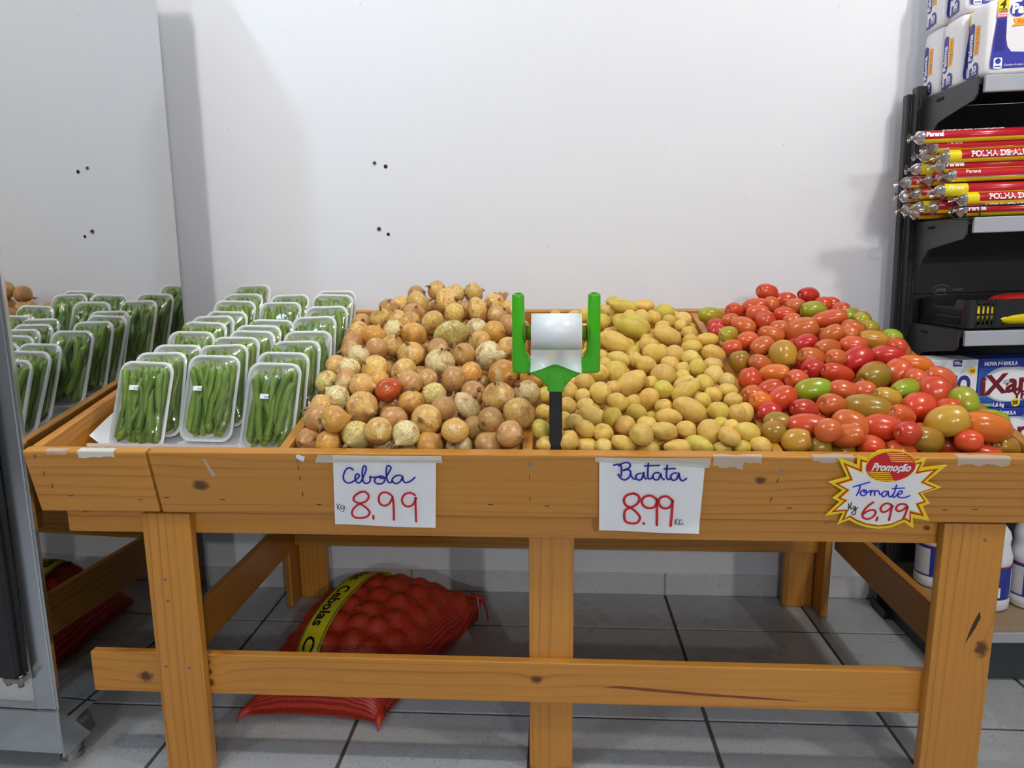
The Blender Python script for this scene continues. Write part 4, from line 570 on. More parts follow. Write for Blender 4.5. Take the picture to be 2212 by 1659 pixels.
for k in range(n_+1):
    x = -.98+.33*k/n_; top.append((bm.verts.new(TP(x, .027, -.012)), bm.verts.new(TP(x, .0275, .0035*(1-k/n_*.75)+random.uniform(-.0012, .0012)+.002))))
for (a, b), (c, d) in zip(top, top[1:]): bm.faces.new((a, c, d, b))
tag(obj('torn_paper_edge', mesh_of(bm, 'torn_paper_edge'), PAPER), 'torn white paper strip standing behind the front board by the okra', 'paper')

# ================================================================== price signs
def q4(l): return [(x*1e-4, y*1e-4) for x, y in l]
def qs(l): return [q4(s_) for s_ in l]
SIGN = frame(TP(0, -.004, 0), (1, 0, 0), NV)
def sign_empty(name, x, n, label):
    e = bpy.data.objects.new(name, None); COL.objects.link(e); e.empty_display_size = .05
    e.matrix_world = SIGN @ Matrix.Translation((x, n, 0)); tag(e, label, 'price sign'); return e, Matrix.Translation((-x, -n, 0))
def paper_sheet(pts, parent, mw, curl=.006, sub=10):
    (ax, ay), (bx, by), (cx_, cy_), (dx, dy) = pts; bm = bmesh.new(); g = []
    for i in range(sub+1):
        r = []
        for j in range(sub+1):
            u, v = i/sub, j/sub
            x = (ax*(1-u)+bx*u)*(1-v)+(dx*(1-u)+cx_*u)*v; y = (ay*(1-u)+by*u)*(1-v)+(dy*(1-u)+cy_*u)*v
            z = .0015+curl*max(0, v-.86)**1.5*8*(u**3) + .0012*math.sin(u*5)*v*v
            if v == 1: y += .0012*math.sin(u*7)
            r.append(bm.verts.new((x, y, z)))
        g.append(r)
    for i in range(sub):
        for j in range(sub): bm.faces.new((g[i][j], g[i+1][j], g[i+1][j+1], g[i][j+1]))
    return obj('paper', mesh_of(bm, 'paper', True), PAPER, parent, mw)
e, mw = sign_empty('price_sign', -.342, -.176, 'white paper price sign lettered Cebola 8.99 below the onions')
paper_sheet(q4(CEB_PAPER), e, mw)
ribbon('lettering', qs(CEB_BLUE), .0034, .0042, INK_B, e, mw); ribbon('price', qs(CEB_RED), .0044, .0042, INK_R, e, mw); ribbon('unit', qs(CEB_BLACK), .0012, .0042, INK_K, e, mw)
tp = q4(CEB_TAPE); prism('tape', [(x, min(y, -.0002)) for x, y in tp], .0007, TAPE, e, mw @ Matrix.Translation((0, 0, .0030)))
prism('tape', [(-.442, -.0005), (-.221, -.0005), (-.221, -.009), (-.442, -.0085)], .0006, MASKING, e, mw @ Matrix.Translation((0, 0, .0038)))
e, mw = sign_empty('price_sign', .196, -.176, 'white paper price sign lettered Batata 8.99 below the potatoes')
bp_ = [(.0935, -.001), (.3014, -.0164), (.3023, -.1777), (.0980, -.1743)]
paper_sheet(bp_, e, mw, .012)
ribbon('lettering', qs(BAT_BLUE), .0034, .0046, INK_B, e, mw); ribbon('price', qs(BAT_RED), .0050, .0046, INK_R, e, mw); ribbon('unit', qs(BAT_BLACK), .0012, .0046, INK_K, e, mw)
prism('tape', [(.0845, -.0005), (.3111, -.0005), (.309, -.0215), (.0868, -.010)], .0007, TAPE, e, mw @ Matrix.Translation((0, 0, .0034)))
e, mw = sign_empty('price_sign', .657, -.161, 'yellow and red starburst promotion sign lettered Tomate 6.99 below the tomatoes')
o_, i_ = q4(PRO_OUT), q4(PRO_IN)
def lerp(t): return [(a[0]*(1-t)+b[0]*t, a[1]*(1-t)+b[1]*t) for a, b in zip(o_, i_)]
mw2 = mw @ Matrix.Translation((0, 0, .003))
prism('card', o_, .0016, YEL, e, mw2)
def up(z): return mw2 @ Matrix.Translation((0, 0, z))
flat('red_line', lerp(.52), DRED, e, up(.0017)); flat('yellow_line', lerp(.82), YEL, e, up(.0022)); flat('white_field', i_, WHITE, e, up(.0027))
(ecx, ecy), (erx, _), (_, ery) = [(a*1e-4, b*1e-4) for a, b in PRO_MISC[:3]]
erx = abs(erx-ecx); ery = abs(ery-ecy)
flat('oval_edge', ellipse(ecx, ecy, erx*1.03, ery*1.05), YEL, e, up(.0032)); flat('oval', ellipse(ecx, ecy, erx, ery), REDP, e, up(.0037))
for st_ in qs(PRO_LINES): ribbon('stripe', [st_], .0017, .0048, YEL, e, mw2)
x0_, y0_ = PRO_MISC[3][0]*1e-4, PRO_MISC[3][1]*1e-4; x1_ = PRO_MISC[4][0]*1e-4
tmx = text_mesh('Promoção', .022, .28, .0007); wd = max(v.co.x for v in tmx.vertices); tmx.transform(Matrix.Diagonal(((x1_-x0_)/wd, 1.08, 1, 1)))
obj('promotion_lettering', tmx, WHITE, e, up(.0046) @ Matrix.Translation((x0_, y0_+.001, 0)) @ Matrix.Rotation(-.8*D2R, 4, 'Z'))
ribbon('lettering', qs(PRO_BLUE), .0026, .0044, M('bright_blue_marker', (.02, .015, .62), .5), e, mw2); ribbon('price', qs(PRO_RED), .0042, .0044, INK_R, e, mw2); ribbon('unit', qs(PRO_BLACK), .0016, .0046, INK_K, e, mw2)

# ================================================================== plastic-bag dispenser
dp = tag(empty('bag_dispenser', (.0075, 1.389, .702)), 'bright green bag dispenser on a black pole holding a roll of clear bags', 'dispenser')
DO = Vector((.0075, 1.416, .70))
def dl(x, y, z): return Vector((x, y, z))-DO
box('pole', dl(-.0055, 1.4045, .702), dl(.0205, 1.4285, .925), BLACKM, dp, .003)
# fork: one U-shaped profile in XZ, extruded in y with rounded edges
prof = [(-.080, .942), (-.043, .941), (-.025, .931), (-.0075, .910), (.0225, .910), (.040, .931), (.058, .941), (.096, .943), (.0945, 1.1015), (.0705, 1.1015),
        (.0685, .988), (.060, .973), (.044, .965), (-.029, .965), (-.045, .973), (-.0535, .988), (-.0555, 1.1015), (-.079, 1.1015)]
fk = prism('fork', prof, .034, GREEN, dp, frame(dl(0, 1.436, 0)+Vector(), (1, 0, 0), (0, 0, 1)))
fk.data.polygons.foreach_set('use_smooth', [True]*len(fk.data.polygons))
bv = fk.modifiers.new('bevel', 'BEVEL'); bv.width = .0062; bv.segments = 4; bv.limit_method = 'ANGLE'; bv.angle_limit = 60*D2R
for x in (-.066, .082):
    box('notch', dl(x-.005, 1.404, 1.092), dl(x+.005, 1.4055, 1.1025), GREEND, dp, .0008)
cone = prism('collar', [(-.010, .905), (.025, .905), (.022, .945), (-.007, .945)], .034, GREEN, dp, frame(dl(0, 1.433, 0), (1, 0, 0), (0, 0, 1)), .002)
for x in (-.026, .041):
    prism('gusset', [(x-.014 if x < 0 else x-.012, .9405), (x+.012 if x < 0 else x+.014, .9405), (.0 if x < 0 else .015, .914)], .012, GREEN, dp, frame(dl(0, 1.422, 0), (1, 0, 0), (0, 0, 1)), .002)
cyl('roll_core', dl(-.058, 1.414, 1.022), dl(.072, 1.414, 1.022), .0145, GREEND, dp, seg=24)
rl = cyl('bag_roll', dl(-.041, 1.414, 1.024), dl(.058, 1.414, 1.024), .037, ROLLP, dp, seg=40)
for s_ in (-.0535, .0705):
    cyl('roll_flange', dl(s_-.0012, 1.414, 1.022), dl(s_+.0012, 1.414, 1.022), .020, GREEND, dp, seg=24)
bm = bmesh.new(); g = []
for i in range(17):
    u = i/16; x = -.041+.097*u; low = .9475+.016*(1-abs(u-.46)/.46)**.9 if u < .92 else .9475+.016*max(0, (1-abs(u-.46)/.54))
    low = .9465+.0165*max(0, 1-abs(u-.48)/.50)
    r = []
    for j in range(7):
        v = j/6; z = .993*(1-v)+low*v; y = 1.376+.008*math.sin(v*2.2)-.006*v*math.sin(u*9)*v
        r.append(bm.verts.new(dl(x-.002*v if u < .5 else x+.002*v, y, z)))
    g.append(r)
for i in range(16):
    for j in range(6): bm.faces.new((g[i][j], g[i+1][j], g[i+1][j+1], g[i][j+1]))
obj('hanging_bag', mesh_of(bm, 'hanging_bag', True), BAG, dp)

# ================================================================== produce
def jit(bm, amp, sc, seed):
    for v in bm.verts:
        n = v.co.normalized(); d = mnoise.noise(v.co*sc+Vector((seed*7.1, seed*3.3, seed)))
        v.co += n*d*amp
def onion_mesh(k):
    pr = [(-.90, 0), (-.91, .10), (-.86, .34), (-.68, .68), (-.36, .93), (0, 1.0), (.30, .96), (.56, .80), (.76, .54), (.90, .30), (1.04, .16), (1.16, .11), (1.18, 0)]
    fl_ = (.92, 1.0, 1.08, .97, 1.03)[k]
    bm = lathe([(z*fl_, r) for z, r in pr], 26); jit(bm, .05, 1.3, k+1); return mesh_of(bm, 'onion_body', True)
ON_ME = [onion_mesh(k) for k in range(5)]
def neck_mesh():
    bm = bmesh.new()
    add_tube(bm, [(0, 0, .95), (.02, .01, 1.12), (.06, -.02, 1.28), (.12, .0, 1.42), (.2, .06, 1.52)], .1, 7, taper=[.20, .13, .10, .07, .03])
    add_tube(bm, [(0, .05, 1.0), (-.05, .09, 1.2), (-.12, .12, 1.36)], .05, 5, taper=[.12, .06, .015])
    return mesh_of(bm, 'neck', True)
def root_mesh():
    bm = bmesh.new(); rr = random.Random(3)
    add_cyl(bm, (0, 0, -.95), (0, 0, -.86), .10, .20, 12)
    for k in range(16):
        a = rr.uniform(0, 6.28); r = rr.uniform(.02, .13); e = rr.uniform(.1, .3)
        p = Vector((r*math.cos(a), r*math.sin(a), -.92)); q = p+Vector((e*.8*math.cos(a+.5), e*.8*math.sin(a+.5), -.10-rr.uniform(0, .12)))
        add_tube(bm, [p, (p+q)/2+Vector((0, 0, -.06)), q], .012, 4)
    return mesh_of(bm, 'roots', True)
NECK, ROOTS = neck_mesh(), root_mesh()
def potato_mesh(k):
    bm = bmesh.new(); bmesh.ops.create_uvsphere(bm, u_segments=24, v_segments=16, radius=1)
    for v in bm.verts: v.co = Vector((v.co.z, v.co.x, v.co.y))
    rr = random.Random(k); eyes = [Vector((rr.gauss(0, 1), rr.gauss(0, 1), rr.gauss(0, 1))).normalized() for _ in range(5)]
    for v in bm.verts:
        n = v.co.normalized(); t = v.co.x
        s_ = 1+(.10 if k % 3 == 0 else -.06 if k % 3 == 1 else .0)*t
        d = .09*mnoise.noise(n*1.25+Vector((k*5.3, 2, k)))+.03*mnoise.noise(n*3+Vector((k, 9, 1)))
        for e_ in eyes:
            a = n.angle(e_)
            if a < .3: d -= .045*(1-a/.3)**2
        v.co = Vector((v.co.x*(1+d), v.co.y*s_*(1+d), v.co.z*s_*(1+d)))
    return mesh_of(bm, 'potato', True)
PO_ME = [potato_mesh(k) for k in range(7)]
def pear_mesh():
    bm = bmesh.new(); bmesh.ops.create_uvsphere(bm, u_segments=24, v_segments=16, radius=1)
    for v in bm.verts:
        x = v.co.z; s_ = 1-.38*(x*.5+.5)**1.5
        v.co = Vector((x, v.co.x*s_, v.co.y*s_+.05*x*x))
    return mesh_of(bm, 'potato', True)
PO_ME.append(pear_mesh())
def tomato_mesh(k):
    bm = bmesh.new(); bmesh.ops.create_uvsphere(bm, u_segments=26, v_segments=18, radius=1)
    for v in bm.verts:
        x = v.co.z; r = math.hypot(v.co.x, v.co.y); a = math.atan2(v.co.y, v.co.x)
        pw = .80 if k % 2 else .88
        r2 = r**pw*(1+.03*math.cos(a*(3+k % 3)+k)*r)*(1-.06*x*(1 if k % 3 else -1))
        if x > .86: x = .86+(x-.86)*(-.25 if r < .2 else .55)
        v.co = Vector((x*(1+.02*math.sin(a+k)), r2*math.cos(a), r2*math.sin(a)*(.97)))
    jit(bm, .03, 1.1, k); return mesh_of(bm, 'tomato_body', True)
TO_ME = [tomato_mesh(k) for k in range(6)]
def scar_mesh():
    bm = bmesh.new(); add_cyl(bm, (.865, 0, 0), (.885, 0, 0), .115, .09, 10)
    for a in range(5):
        c, s_ = math.cos(a*1.257), math.sin(a*1.257); add_cyl(bm, (.872, .09*c, .09*s_), (.855, .20*c, .20*s_), .028, .006, 5)
    return mesh_of(bm, 'stem_scar')
SCARM = scar_mesh()
OCOL = {'y': ((.82, .53, .155), 'golden-yellow'), 'b': ((.60, .33, .125), 'dull brown-skinned'), 'o': ((.80, .41, .075), 'orange-tinted'), 'p': ((.86, .77, .40), 'pale half-peeled'), 'g': ((.72, .66, .22), 'greenish-yellow'), 'n': ((.54, .31, .10), 'brown')}
TCOL = {'r': ((.62, .052, .012), 'red'), 'd': ((.52, .016, .012), 'deep red'), 'o': ((.58, .12, .020), 'orange-red'), 's': ((.64, .092, .022), 'salmon-red'), 'q': ((.72, .16, .008), 'bright orange'), 'g': ((.25, .37, .012), 'green'), 'y': ((.36, .33, .016), 'yellow-green'), 'b': ((.30, .19, .014), 'olive-brown'), 'k': ((.52, .29, .025), 'half-ripe yellow'), 'n': ((.46, .07, .014), 'red')}
PCOL = [(.80, .54, .125), (.79, .52, .11), (.76, .49, .125), (.70, .54, .09), (.82, .58, .165), (.66, .51, .08)]
def rows_rank(items, width):
    """row number from the front and rank from the left, for the labels"""
    sv = [(Vector(it[:3])-O0).dot(SV) for it in items]; out = {}
    base = min(sv); rows = {}
    for i, s_ in enumerate(sv): rows.setdefault(int((s_-base)/width), []).append(i)
    for n_, (r, ids) in enumerate(sorted(rows.items()), 1):
        ids.sort(key=lambda i: items[i][0])
        for m, i in enumerate(ids, 1): out[i] = (n_, m, len(ids))
    return out
def place(r, m, n):
    pos = ORD[m]+' from the left' if m <= (n+1)//2 else (ORD[n-m+1]+' from the right')
    pos = pos.replace('first from the', 'farthest to the')
    row = 'front row' if r == 1 else ORD[r]+' row from the front'
    return '%s, %s' % (row, pos)
def parse(s_):
    out = []
    for t in s_.split(';'):
        a = t.split(','); out.append((float(a[0]), float(a[1]), float(a[2]), float(a[3]), float(a[4]), float(a[5]), a[6], a[7] == '1'))
    return out
def rnd_col(c, v=.10):
    k = 1+random.uniform(-v, v); return tuple(min(1, x*k*(1+random.uniform(-.05, .05))) for x in c)+(1,)
def axis_mat(p, ax, tw):
    x = Vector(ax).normalized(); h = Vector((0, 0, 1)) if abs(x.z) < .9 else Vector((0, 1, 0))
    y = h.cross(x).normalized(); m = frame(p, x, y); return m @ Matrix.Rotation(tw, 4, 'X')
def zaxis_mat(p, ax, tw):
    q = Vector(ax).to_track_quat('Z', 'Y').to_matrix().to_4x4(); q.translation = Vector(p); return q @ Matrix.Rotation(tw, 4, 'Z')

rng = random.Random(5)
items = parse(ONIONS); vis = [i for i in items if i[7]]; rk = rows_rank(vis, .078)
for i, (x, y, z, ra, rb, ang, c, v) in enumerate(items):
    ax = Vector((rng.gauss(0, 1), rng.gauss(-.35, 1), rng.gauss(.25, .8)))
    o = bpy.data.objects.new('onion', None) if False else None
    e = bpy.data.objects.new('onion', None); COL.objects.link(e); e.empty_display_size = .02
    e.matrix_world = zaxis_mat((x, y, z), ax, rng.uniform(0, 6)) @ Matrix.Diagonal((ra, ra*.98, rb*.98, 1) if rng.random() < .6 else (rb, rb, ra*.93, 1))
    colr, word = OCOL[c]
    b_ = obj('bulb', ON_ME[rng.randrange(5)], ONION_M, e); b_.color = rnd_col(colr, .13)
    if v or rng.random() < .3:
        obj('neck', NECK, DRY, e); obj('roots', ROOTS, ROOT, e)
    if v: tag(e, '%s onion in the heap, %s' % (word, place(*rk[i])), 'onion', 'loose onions in the stand')
    else: tag(e, 'onion mostly buried under the top layer of the onion heap', 'onion', 'buried onions')
items = parse(POTATOS); vis = [i for i in items if i[7]]; rk = rows_rank(vis, .058)
for i, (x, y, z, ra, rb, ang, c, v) in enumerate(items):
    big = ra > .036; a = -ang*D2R
    ax = CR*math.cos(a)+CU*math.sin(a)+CF*rng.uniform(-.35, .35) if v else Vector((rng.gauss(0, 1), rng.gauss(0, 1), rng.gauss(0, .4)))
    ci = rng.choice((0, 0, 1, 1, 2, 2, 4, 4, 3, 5))
    me = PO_ME[7] if v and (abs(ra-.054) < .006 and abs(ang) > 24) else PO_ME[rng.randrange(7)]
    o = obj('potato', me, POTATO_M); o.matrix_world = axis_mat((x, y, z), ax, rng.uniform(0, 6)) @ Matrix.Diagonal((ra, rb, rb*rng.uniform(.92, 1.0), 1)); o.color = rnd_col(PCOL[ci], .08)
    word = 'large tan' if big else ('greenish-yellow' if ci in (3, 5) else 'small yellow' if rb < .021 else 'smooth yellow')
    if v: tag(o, '%s potato in the heap, %s' % (word, place(*rk[i])), 'potato', 'loose potatoes in the stand')
    else: tag(o, 'small potato mostly buried under the top layer of the potato heap', 'potato', 'buried potatoes')
def tomato(x, y, z, ra, rb, ang, c, scar, aspect=True):
    a = -ang*D2R + (math.pi if rng.random() < .5 else 0)
    ax = CR*math.cos(a)+CU*math.sin(a)-CF*rng.uniform(-.15, .65)
    e = bpy.data.objects.new('tomato', None); COL.objects.link(e); e.empty_display_size = .02
    e.matrix_world = axis_mat((x, y, z), ax, rng.uniform(0, 6)) @ Matrix.Diagonal((ra, rb, rb, 1))
    b_ = obj('fruit', TO_ME[rng.randrange(6)], TOMATO_M, e); b_.color = rnd_col(TCOL[c][0], .07)
    if scar: obj('stem_scar', SCARM, SCAR, e)
    return e
items = parse(TOMATOS); vis = [i for i in items if i[7]]; rk = rows_rank(vis, .066)
for i, (x, y, z, ra, rb, ang, c, v) in enumerate(items):
    e = tomato(x, y, z, ra, rb, ang, c if v else rng.choice('rdos'), v)
    if v: tag(e, '%s tomato in the heap, %s' % (TCOL[c][1], place(*rk[i])), 'tomato', 'loose tomatoes in the stand')
    else: tag(e, 'tomato mostly buried under the top layer of the tomato heap', 'tomato', 'buried tomatoes')
# the odd tomato among the onions
e = bpy.data.objects.new('tomato', None); COL.objects.link(e); e.empty_display_size = .02
e.matrix_world = axis_mat(ODD_TOMATO, -CF*.8+CU*.25, .4) @ Matrix.Diagonal((.027, .0305, .0275, 1)); tag(e, 'round red tomato with a dark scar lying alone among the onions', 'tomato')
b_ = obj('fruit', TO_ME[0], TOMATO_M, e); b_.color = (.50, .060, .010, 1); obj('stem_scar', SCARM, SCAR, e)
sc_ = obj('dark_scar', SCARM, M('dark_scar', (.04, .02, .015), .8), e); sc_.matrix_local = Matrix.Rotation(.85, 4, 'Y')
# loose onion skin flake sticking up behind the onion heap
bm = bmesh.new(); g = []
for i in range(9):
    r = []
    for j in range(7):
        u, v = i/8-.5, j/6
        r.append(bm.verts.new((.042*u*(.35+v*.9), .012*math.cos(u*4)+.006*v, .036*v+.004*math.sin(i*2.4)*v)))
    g.append(r)
for i in range(8):
    for j in range(6): bm.faces.new((g[i][j], g[i+1][j], g[i+1][j+1], g[i][j+1]))
o = obj('onion_skin_flake', mesh_of(bm, 'onion_skin_flake', True), SKINP); o.location = Vector(SKIN_AT)+Vector((0, 0, .016))
sd = o.modifiers.new('thick', 'SOLIDIFY'); sd.thickness = .0006
tag(o, 'dry brown onion skin flake standing up behind the onion heap', 'onion skin')

# ------------------------------------------------------------------ okra trays
def pod_mesh(k):
    bm = bmesh.new(); rr = random.Random(k+2); Ln = rr.uniform(.098, .125); r0 = rr.uniform(.0072, .0092); bend = rr.uniform(-.014, .014); seg = 10; rings = []
    st = [(-.006, .0028), (0, .0040), (.003, .0085), (.010, .0092), (.03, 1.02*r0), (.055, r0*.98), (.08, r0*.80), (Ln*.86, r0*.45), (Ln*.95, r0*.2), (Ln, .0006)]
    for t, r in st:
        u = t/Ln; cx_ = bend*(u-.5)**2*4
        rings.append([bm.verts.new((cx_+r*(1+.07*(1 if q % 2 else -1))*math.cos(2*math.pi*q/seg), -t, r*(1+.07*(1 if q % 2 else -1))*math.sin(2*math.pi*q/seg))) for q in range(seg)])
    for A, B in zip(rings, rings[1:]):
        for q in range(seg): bm.faces.new((A[q], A[(q+1) % seg], B[(q+1) % seg], B[q]))
    bm.faces.new(rings[0]); bm.faces.new(rings[-1])
    me = mesh_of(bm, 'okra_pod', True); me.materials.append(OKRA_M); me.materials.append(OKCAP)
    for f in me.polygons:
        if f.center.y > -.004: f.material_index = 1
    return me
PODS = [pod_mesh(k) for k in range(6)]
TW, TL = .126, .205
def tray_mesh():
    bm = bmesh.new(); rings = []
    for ins, z, rad in ((.016, 0, .018), (.004, .012, .024), (0, .0215, .026), (.0015, .0235, .0255), (.006, .0232, .022), (.0075, .021, .021), (.016, .0055, .016), (.022, .004, .012)):
        rings.append([bm.verts.new((x, y, z)) for x, y in rrect(TW-2*ins, TL-2*ins, rad, 6)])
    n = len(rings[0])
    for A, B in zip(rings, rings[1:]):
        for q in range(n): bm.faces.new((A[q], A[(q+1) % n], B[(q+1) % n], B[q]))
    bm.faces.new(rings[0]); bm.faces.new(rings[-1]); return mesh_of(bm, 'foam_tray', True)
TRAYM = tray_mesh()
def film_mesh(seed):
    bm = bmesh.new(); nx, ny = 18, 26; g = []
    for i in range(nx+1):
        r = []
        for j in range(ny+1):
            u, v = i/nx*2-1, j/ny*2-1
            x, y = u*TW/2*.985, v*TL/2*.985
            k = (1-abs(u)**3.2)*(1-abs(v)**4.0)
            z = .0238+.0175*k**.8 + .0022*mnoise.noise(Vector((u*3, v*4, seed)))*k
            # rounded corners
            m = 1-max(0, (abs(u)+abs(v)-1.72))*.18
            r.append(bm.verts.new((x*m, y*m, z)))
        g.append(r)
    for i in range(nx):
        for j in range(ny): bm.faces.new((g[i][j], g[i+1][j], g[i+1][j+1], g[i][j+1]))
    return mesh_of(bm, 'film', True)
FILMS = [film_mesh(k*3.7) for k in range(3)]
def okra_layout(seed):
    rr = random.Random(seed); out = []
    for k in range(8): out.append((-.047+k*.0135+rr.uniform(-.003, .003), rr.uniform(.076, .090), .0135, rr.uniform(-10, 10), 0, rr.randrange(6)))
    for k in range(7): out.append((-.044+k*.0145+rr.uniform(-.003, .003), -rr.uniform(.076, .088), .014, 180+rr.uniform(-7, 7), 0, rr.randrange(6)))
    for k in range(6): out.append((-.040+k*.016+rr.uniform(-.004, .004), rr.uniform(.055, .086), .0275, rr.uniform(-20, 20), 0, rr.randrange(6)))
    for k in range(4): out.append((-.036+k*.023+rr.uniform(-.006, .006), -rr.uniform(.060, .080), .029, 180+rr.uniform(-26, 26), 0, rr.randrange(6)))
    return out
def fit(l):
    out = []
    for (x, y, z, a, b_, k) in l:
        sg = 1 if abs(a) < 90 else -1; base = 0 if sg > 0 else 180
        for _ in range(40):
            tip = x+sg*math.sin((a-base)*D2R)*.11
            if abs(tip) < .045: break
            a = base+(a-base)*.85; x *= .97
        out.append((x, y, z, a, b_, k))
    return out
LAY = [fit(okra_layout(s_)) for s_ in (4, 9, 15, 23)]
LEAN = 22*D2R; LY = Vector((0, math.sin(LEAN), math.cos(LEAN)))
def nth(i): return 'front' if i == 0 else ORD[i+1]+' from the front'
STK = {('left', 0): '6,32', ('middle', 0): '6,31', ('right', 0): '6,44', ('right', 3): '6,38'}
for q, (c, i, x, y, z) in enumerate(OKRA):
    rr = random.Random(q*5+1)
    m = frame(Vector((x, y, z))-LY*TL/2, (1, 0, 0), LY) @ Matrix.Rotation(rr.uniform(-2.5, 2.5)*D2R, 4, 'Z') @ Matrix.Rotation(rr.uniform(-3, 3)*D2R, 4, 'Y')
    e = bpy.data.objects.new('okra_tray', None); COL.objects.link(e); e.empty_display_size = .03; e.matrix_world = m
    tag(e, 'film-wrapped white foam tray of green okra, %s of the %s column' % (nth(i), c), 'okra tray', 'trays of okra')
    obj('foam_tray', TRAYM, STYRO, e)
    lay = LAY[q % 4]
    for (px, py, pz, a, _, k) in lay:
        po_ = obj('okra_pod', PODS[k], None, e); po_.matrix_local = Matrix.Translation((px, py, pz)) @ Matrix.Rotation(a*D2R, 4, 'Z') @ Matrix.Rotation(rr.uniform(0, 6), 4, 'Y')
        s_ = rr.uniform(.6, 1.25); po_.color = (.20*s_*rr.uniform(.8, 1.2), .30*s_, .022*s_, 1)
    obj('film', FILMS[q % 3], FILM, e)
    if (c, i) in STK:
        sx_, sy_, sz_ = {('left', 0): (-.012, .036, .0435), ('middle', 0): (-.022, .018, .0435), ('right', 0): (-.008, .02, .0435), ('right', 3): (-.01, .055, .0415)}[(c, i)]
        st = prism('price_sticker', [(-.010, -.0055), (.010, -.0055), (.010, .0055), (-.010, .0055)], .0003, WHITE, e, Matrix.Translation((sx_, sy_, sz_)))
        text('sticker_print', STK[(c, i)], .006, INK_B, st, Matrix.Translation((.0005, -.003, .0006)))

# ================================================================== onion sack under the stand
SA, SB_, SC, SD = Vector((-.800, 1.585, 0)), Vector((-.437, 1.570, 0)), Vector((-.225, 2.11, 0)), Vector((-.735, 2.14, 0))
srr = random.Random(8); bumps = []
for i in range(6):
    for j in range(8):
        bumps.append((.10+.16*i+srr.uniform(-.03, .03)+.04*(j % 2), .09+.117*j+srr.uniform(-.02, .02)))
def sackp(u, v, top=True, b=True):
    P = SA*(1-u)*(1-v)+SB_*u*(1-v)+SC*u*v+SD*(1-u)*v
    cu, cv = u*2-1, v*2-1
    pin = 1-.10*(1-abs(cu)**2)*abs(cv)**6; ctr = (SA+SB_+SC+SD)/4
    P = ctr+(P-ctr)*(1-.06*(abs(cv)**4)*(1-cu*cu)-.05*(abs(cu)**4)*(1-cv*cv))
    k = max(0, (1-abs(cu)**2.6)*(1-abs(cv)**2.8))**.55
    h = (.225-.055*(1-v))*k
    if v > .8 and u > .75: h += .07*(v-.8)*5*(u-.75)*4
    if top:
        if b:
            m = 0
            for (bu, bv) in bumps:
                d2 = ((u-bu)*.40)**2+((v-bv)*.56)**2
                m = max(m, math.exp(-d2/.0011))
            h += (.026*m-.013)*min(1, k*1.5)
        z = .012+h
    else: z = .004+.008*(1-min(1, k*2))
    return Vector((P.x, P.y, z))
sack = tag(empty('onion_sack', (-.55, 1.85, 0)), 'red mesh onion sack with yellow Cebolas band on the floor under the stand', 'sack')
bm = bmesh.new(); uvl = bm.loops.layers.uv.new('UVMap'); nu, nv = 60, 84; G = {}
for top in (True, False):
    for i in range(nu+1):
        for j in range(nv+1):
            if not top and (i in (0, nu) or j in (0, nv)): G[(False, i, j)] = G[(True, i, j)]; continue
            G[(top, i, j)] = bm.verts.new(sackp(i/nu, j/nv, top)-sack.location)
for top in (True, False):
    for i in range(nu):
        for j in range(nv):
            ij = [(i, j), (i+1, j), (i+1, j+1), (i, j+1)]
            f = bm.faces.new([G[(top, a, b)] for a, b in (ij if top else ij[::-1])])
            for lp, (a, b) in zip(f.loops, (ij if top else ij[::-1])): lp[uvl].uv = (a/nu, b/nv)
obj('net', mesh_of(bm, 'net', True, False), net_mat(), sack)
for k, (bu, bv) in enumerate(bumps):
    p = sackp(bu, bv, True); 
    if p.z < .055: continue
    nrm = (sackp(bu+.02, bv, True, False)-sackp(bu-.02, bv, True, False)).cross(sackp(bu, bv+.02, True, False)-sackp(bu, bv-.02, True, False)).normalized()
    b_ = obj('onion_in_sack', ON_ME[k % 5], ONION_M, sack); b_.matrix_local = zaxis_mat(p-sack.location-nrm*.041, (srr.gauss(0, 1), srr.gauss(0, 1), srr.gauss(0, .5)), 0) @ Matrix.Diagonal((.034, .034, .033, 1)); b_.color = (.62, .33, .10, 1)
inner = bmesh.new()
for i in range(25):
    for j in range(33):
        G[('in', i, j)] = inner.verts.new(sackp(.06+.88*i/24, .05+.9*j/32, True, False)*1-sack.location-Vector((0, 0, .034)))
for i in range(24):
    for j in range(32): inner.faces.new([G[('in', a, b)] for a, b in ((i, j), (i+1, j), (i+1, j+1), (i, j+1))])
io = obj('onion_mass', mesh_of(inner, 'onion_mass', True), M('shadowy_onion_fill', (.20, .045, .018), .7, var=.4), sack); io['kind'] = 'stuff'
def bandu(v): return .415-.10*math.sin(min(1, v/.9)*math.pi)*.4+.0*v
BW = .17
def bandp(t, v, off): 
    u = bandu(v)+(t-.5)*BW; return sackp(u, v, True, False)+Vector((-.25*off, -.25*off, off))-sack.location
def band(t0, t1, off, mat, name, parent=None):
    bm = bmesh.new(); g = []
    for j in range(61):
        v = .012+.985*j/60; g.append([bm.verts.new(bandp(t0+(t1-t0)*k/6, v, off)) for k in range(7)])
    for A, B in zip(g, g[1:]):
        for k in range(6): bm.faces.new((A[k], A[k+1], B[k+1], B[k]))
    return obj(name, mesh_of(bm, name, True), mat, parent or sack)
BYEL = M('yellow_band', (.72, .66, .02), .4, var=.05); BGRN = M('green_band_edge', (.02, .14, .03), .4)
bd = band(0, 1, .0165, BYEL, 'label_band')
for t0 in (.02, .90): band(t0, t0+.035, .0175, BGRN, 'band_stripe', bd); band(t0+.055, t0+.075, .0175, BGRN, 'band_stripe', bd)
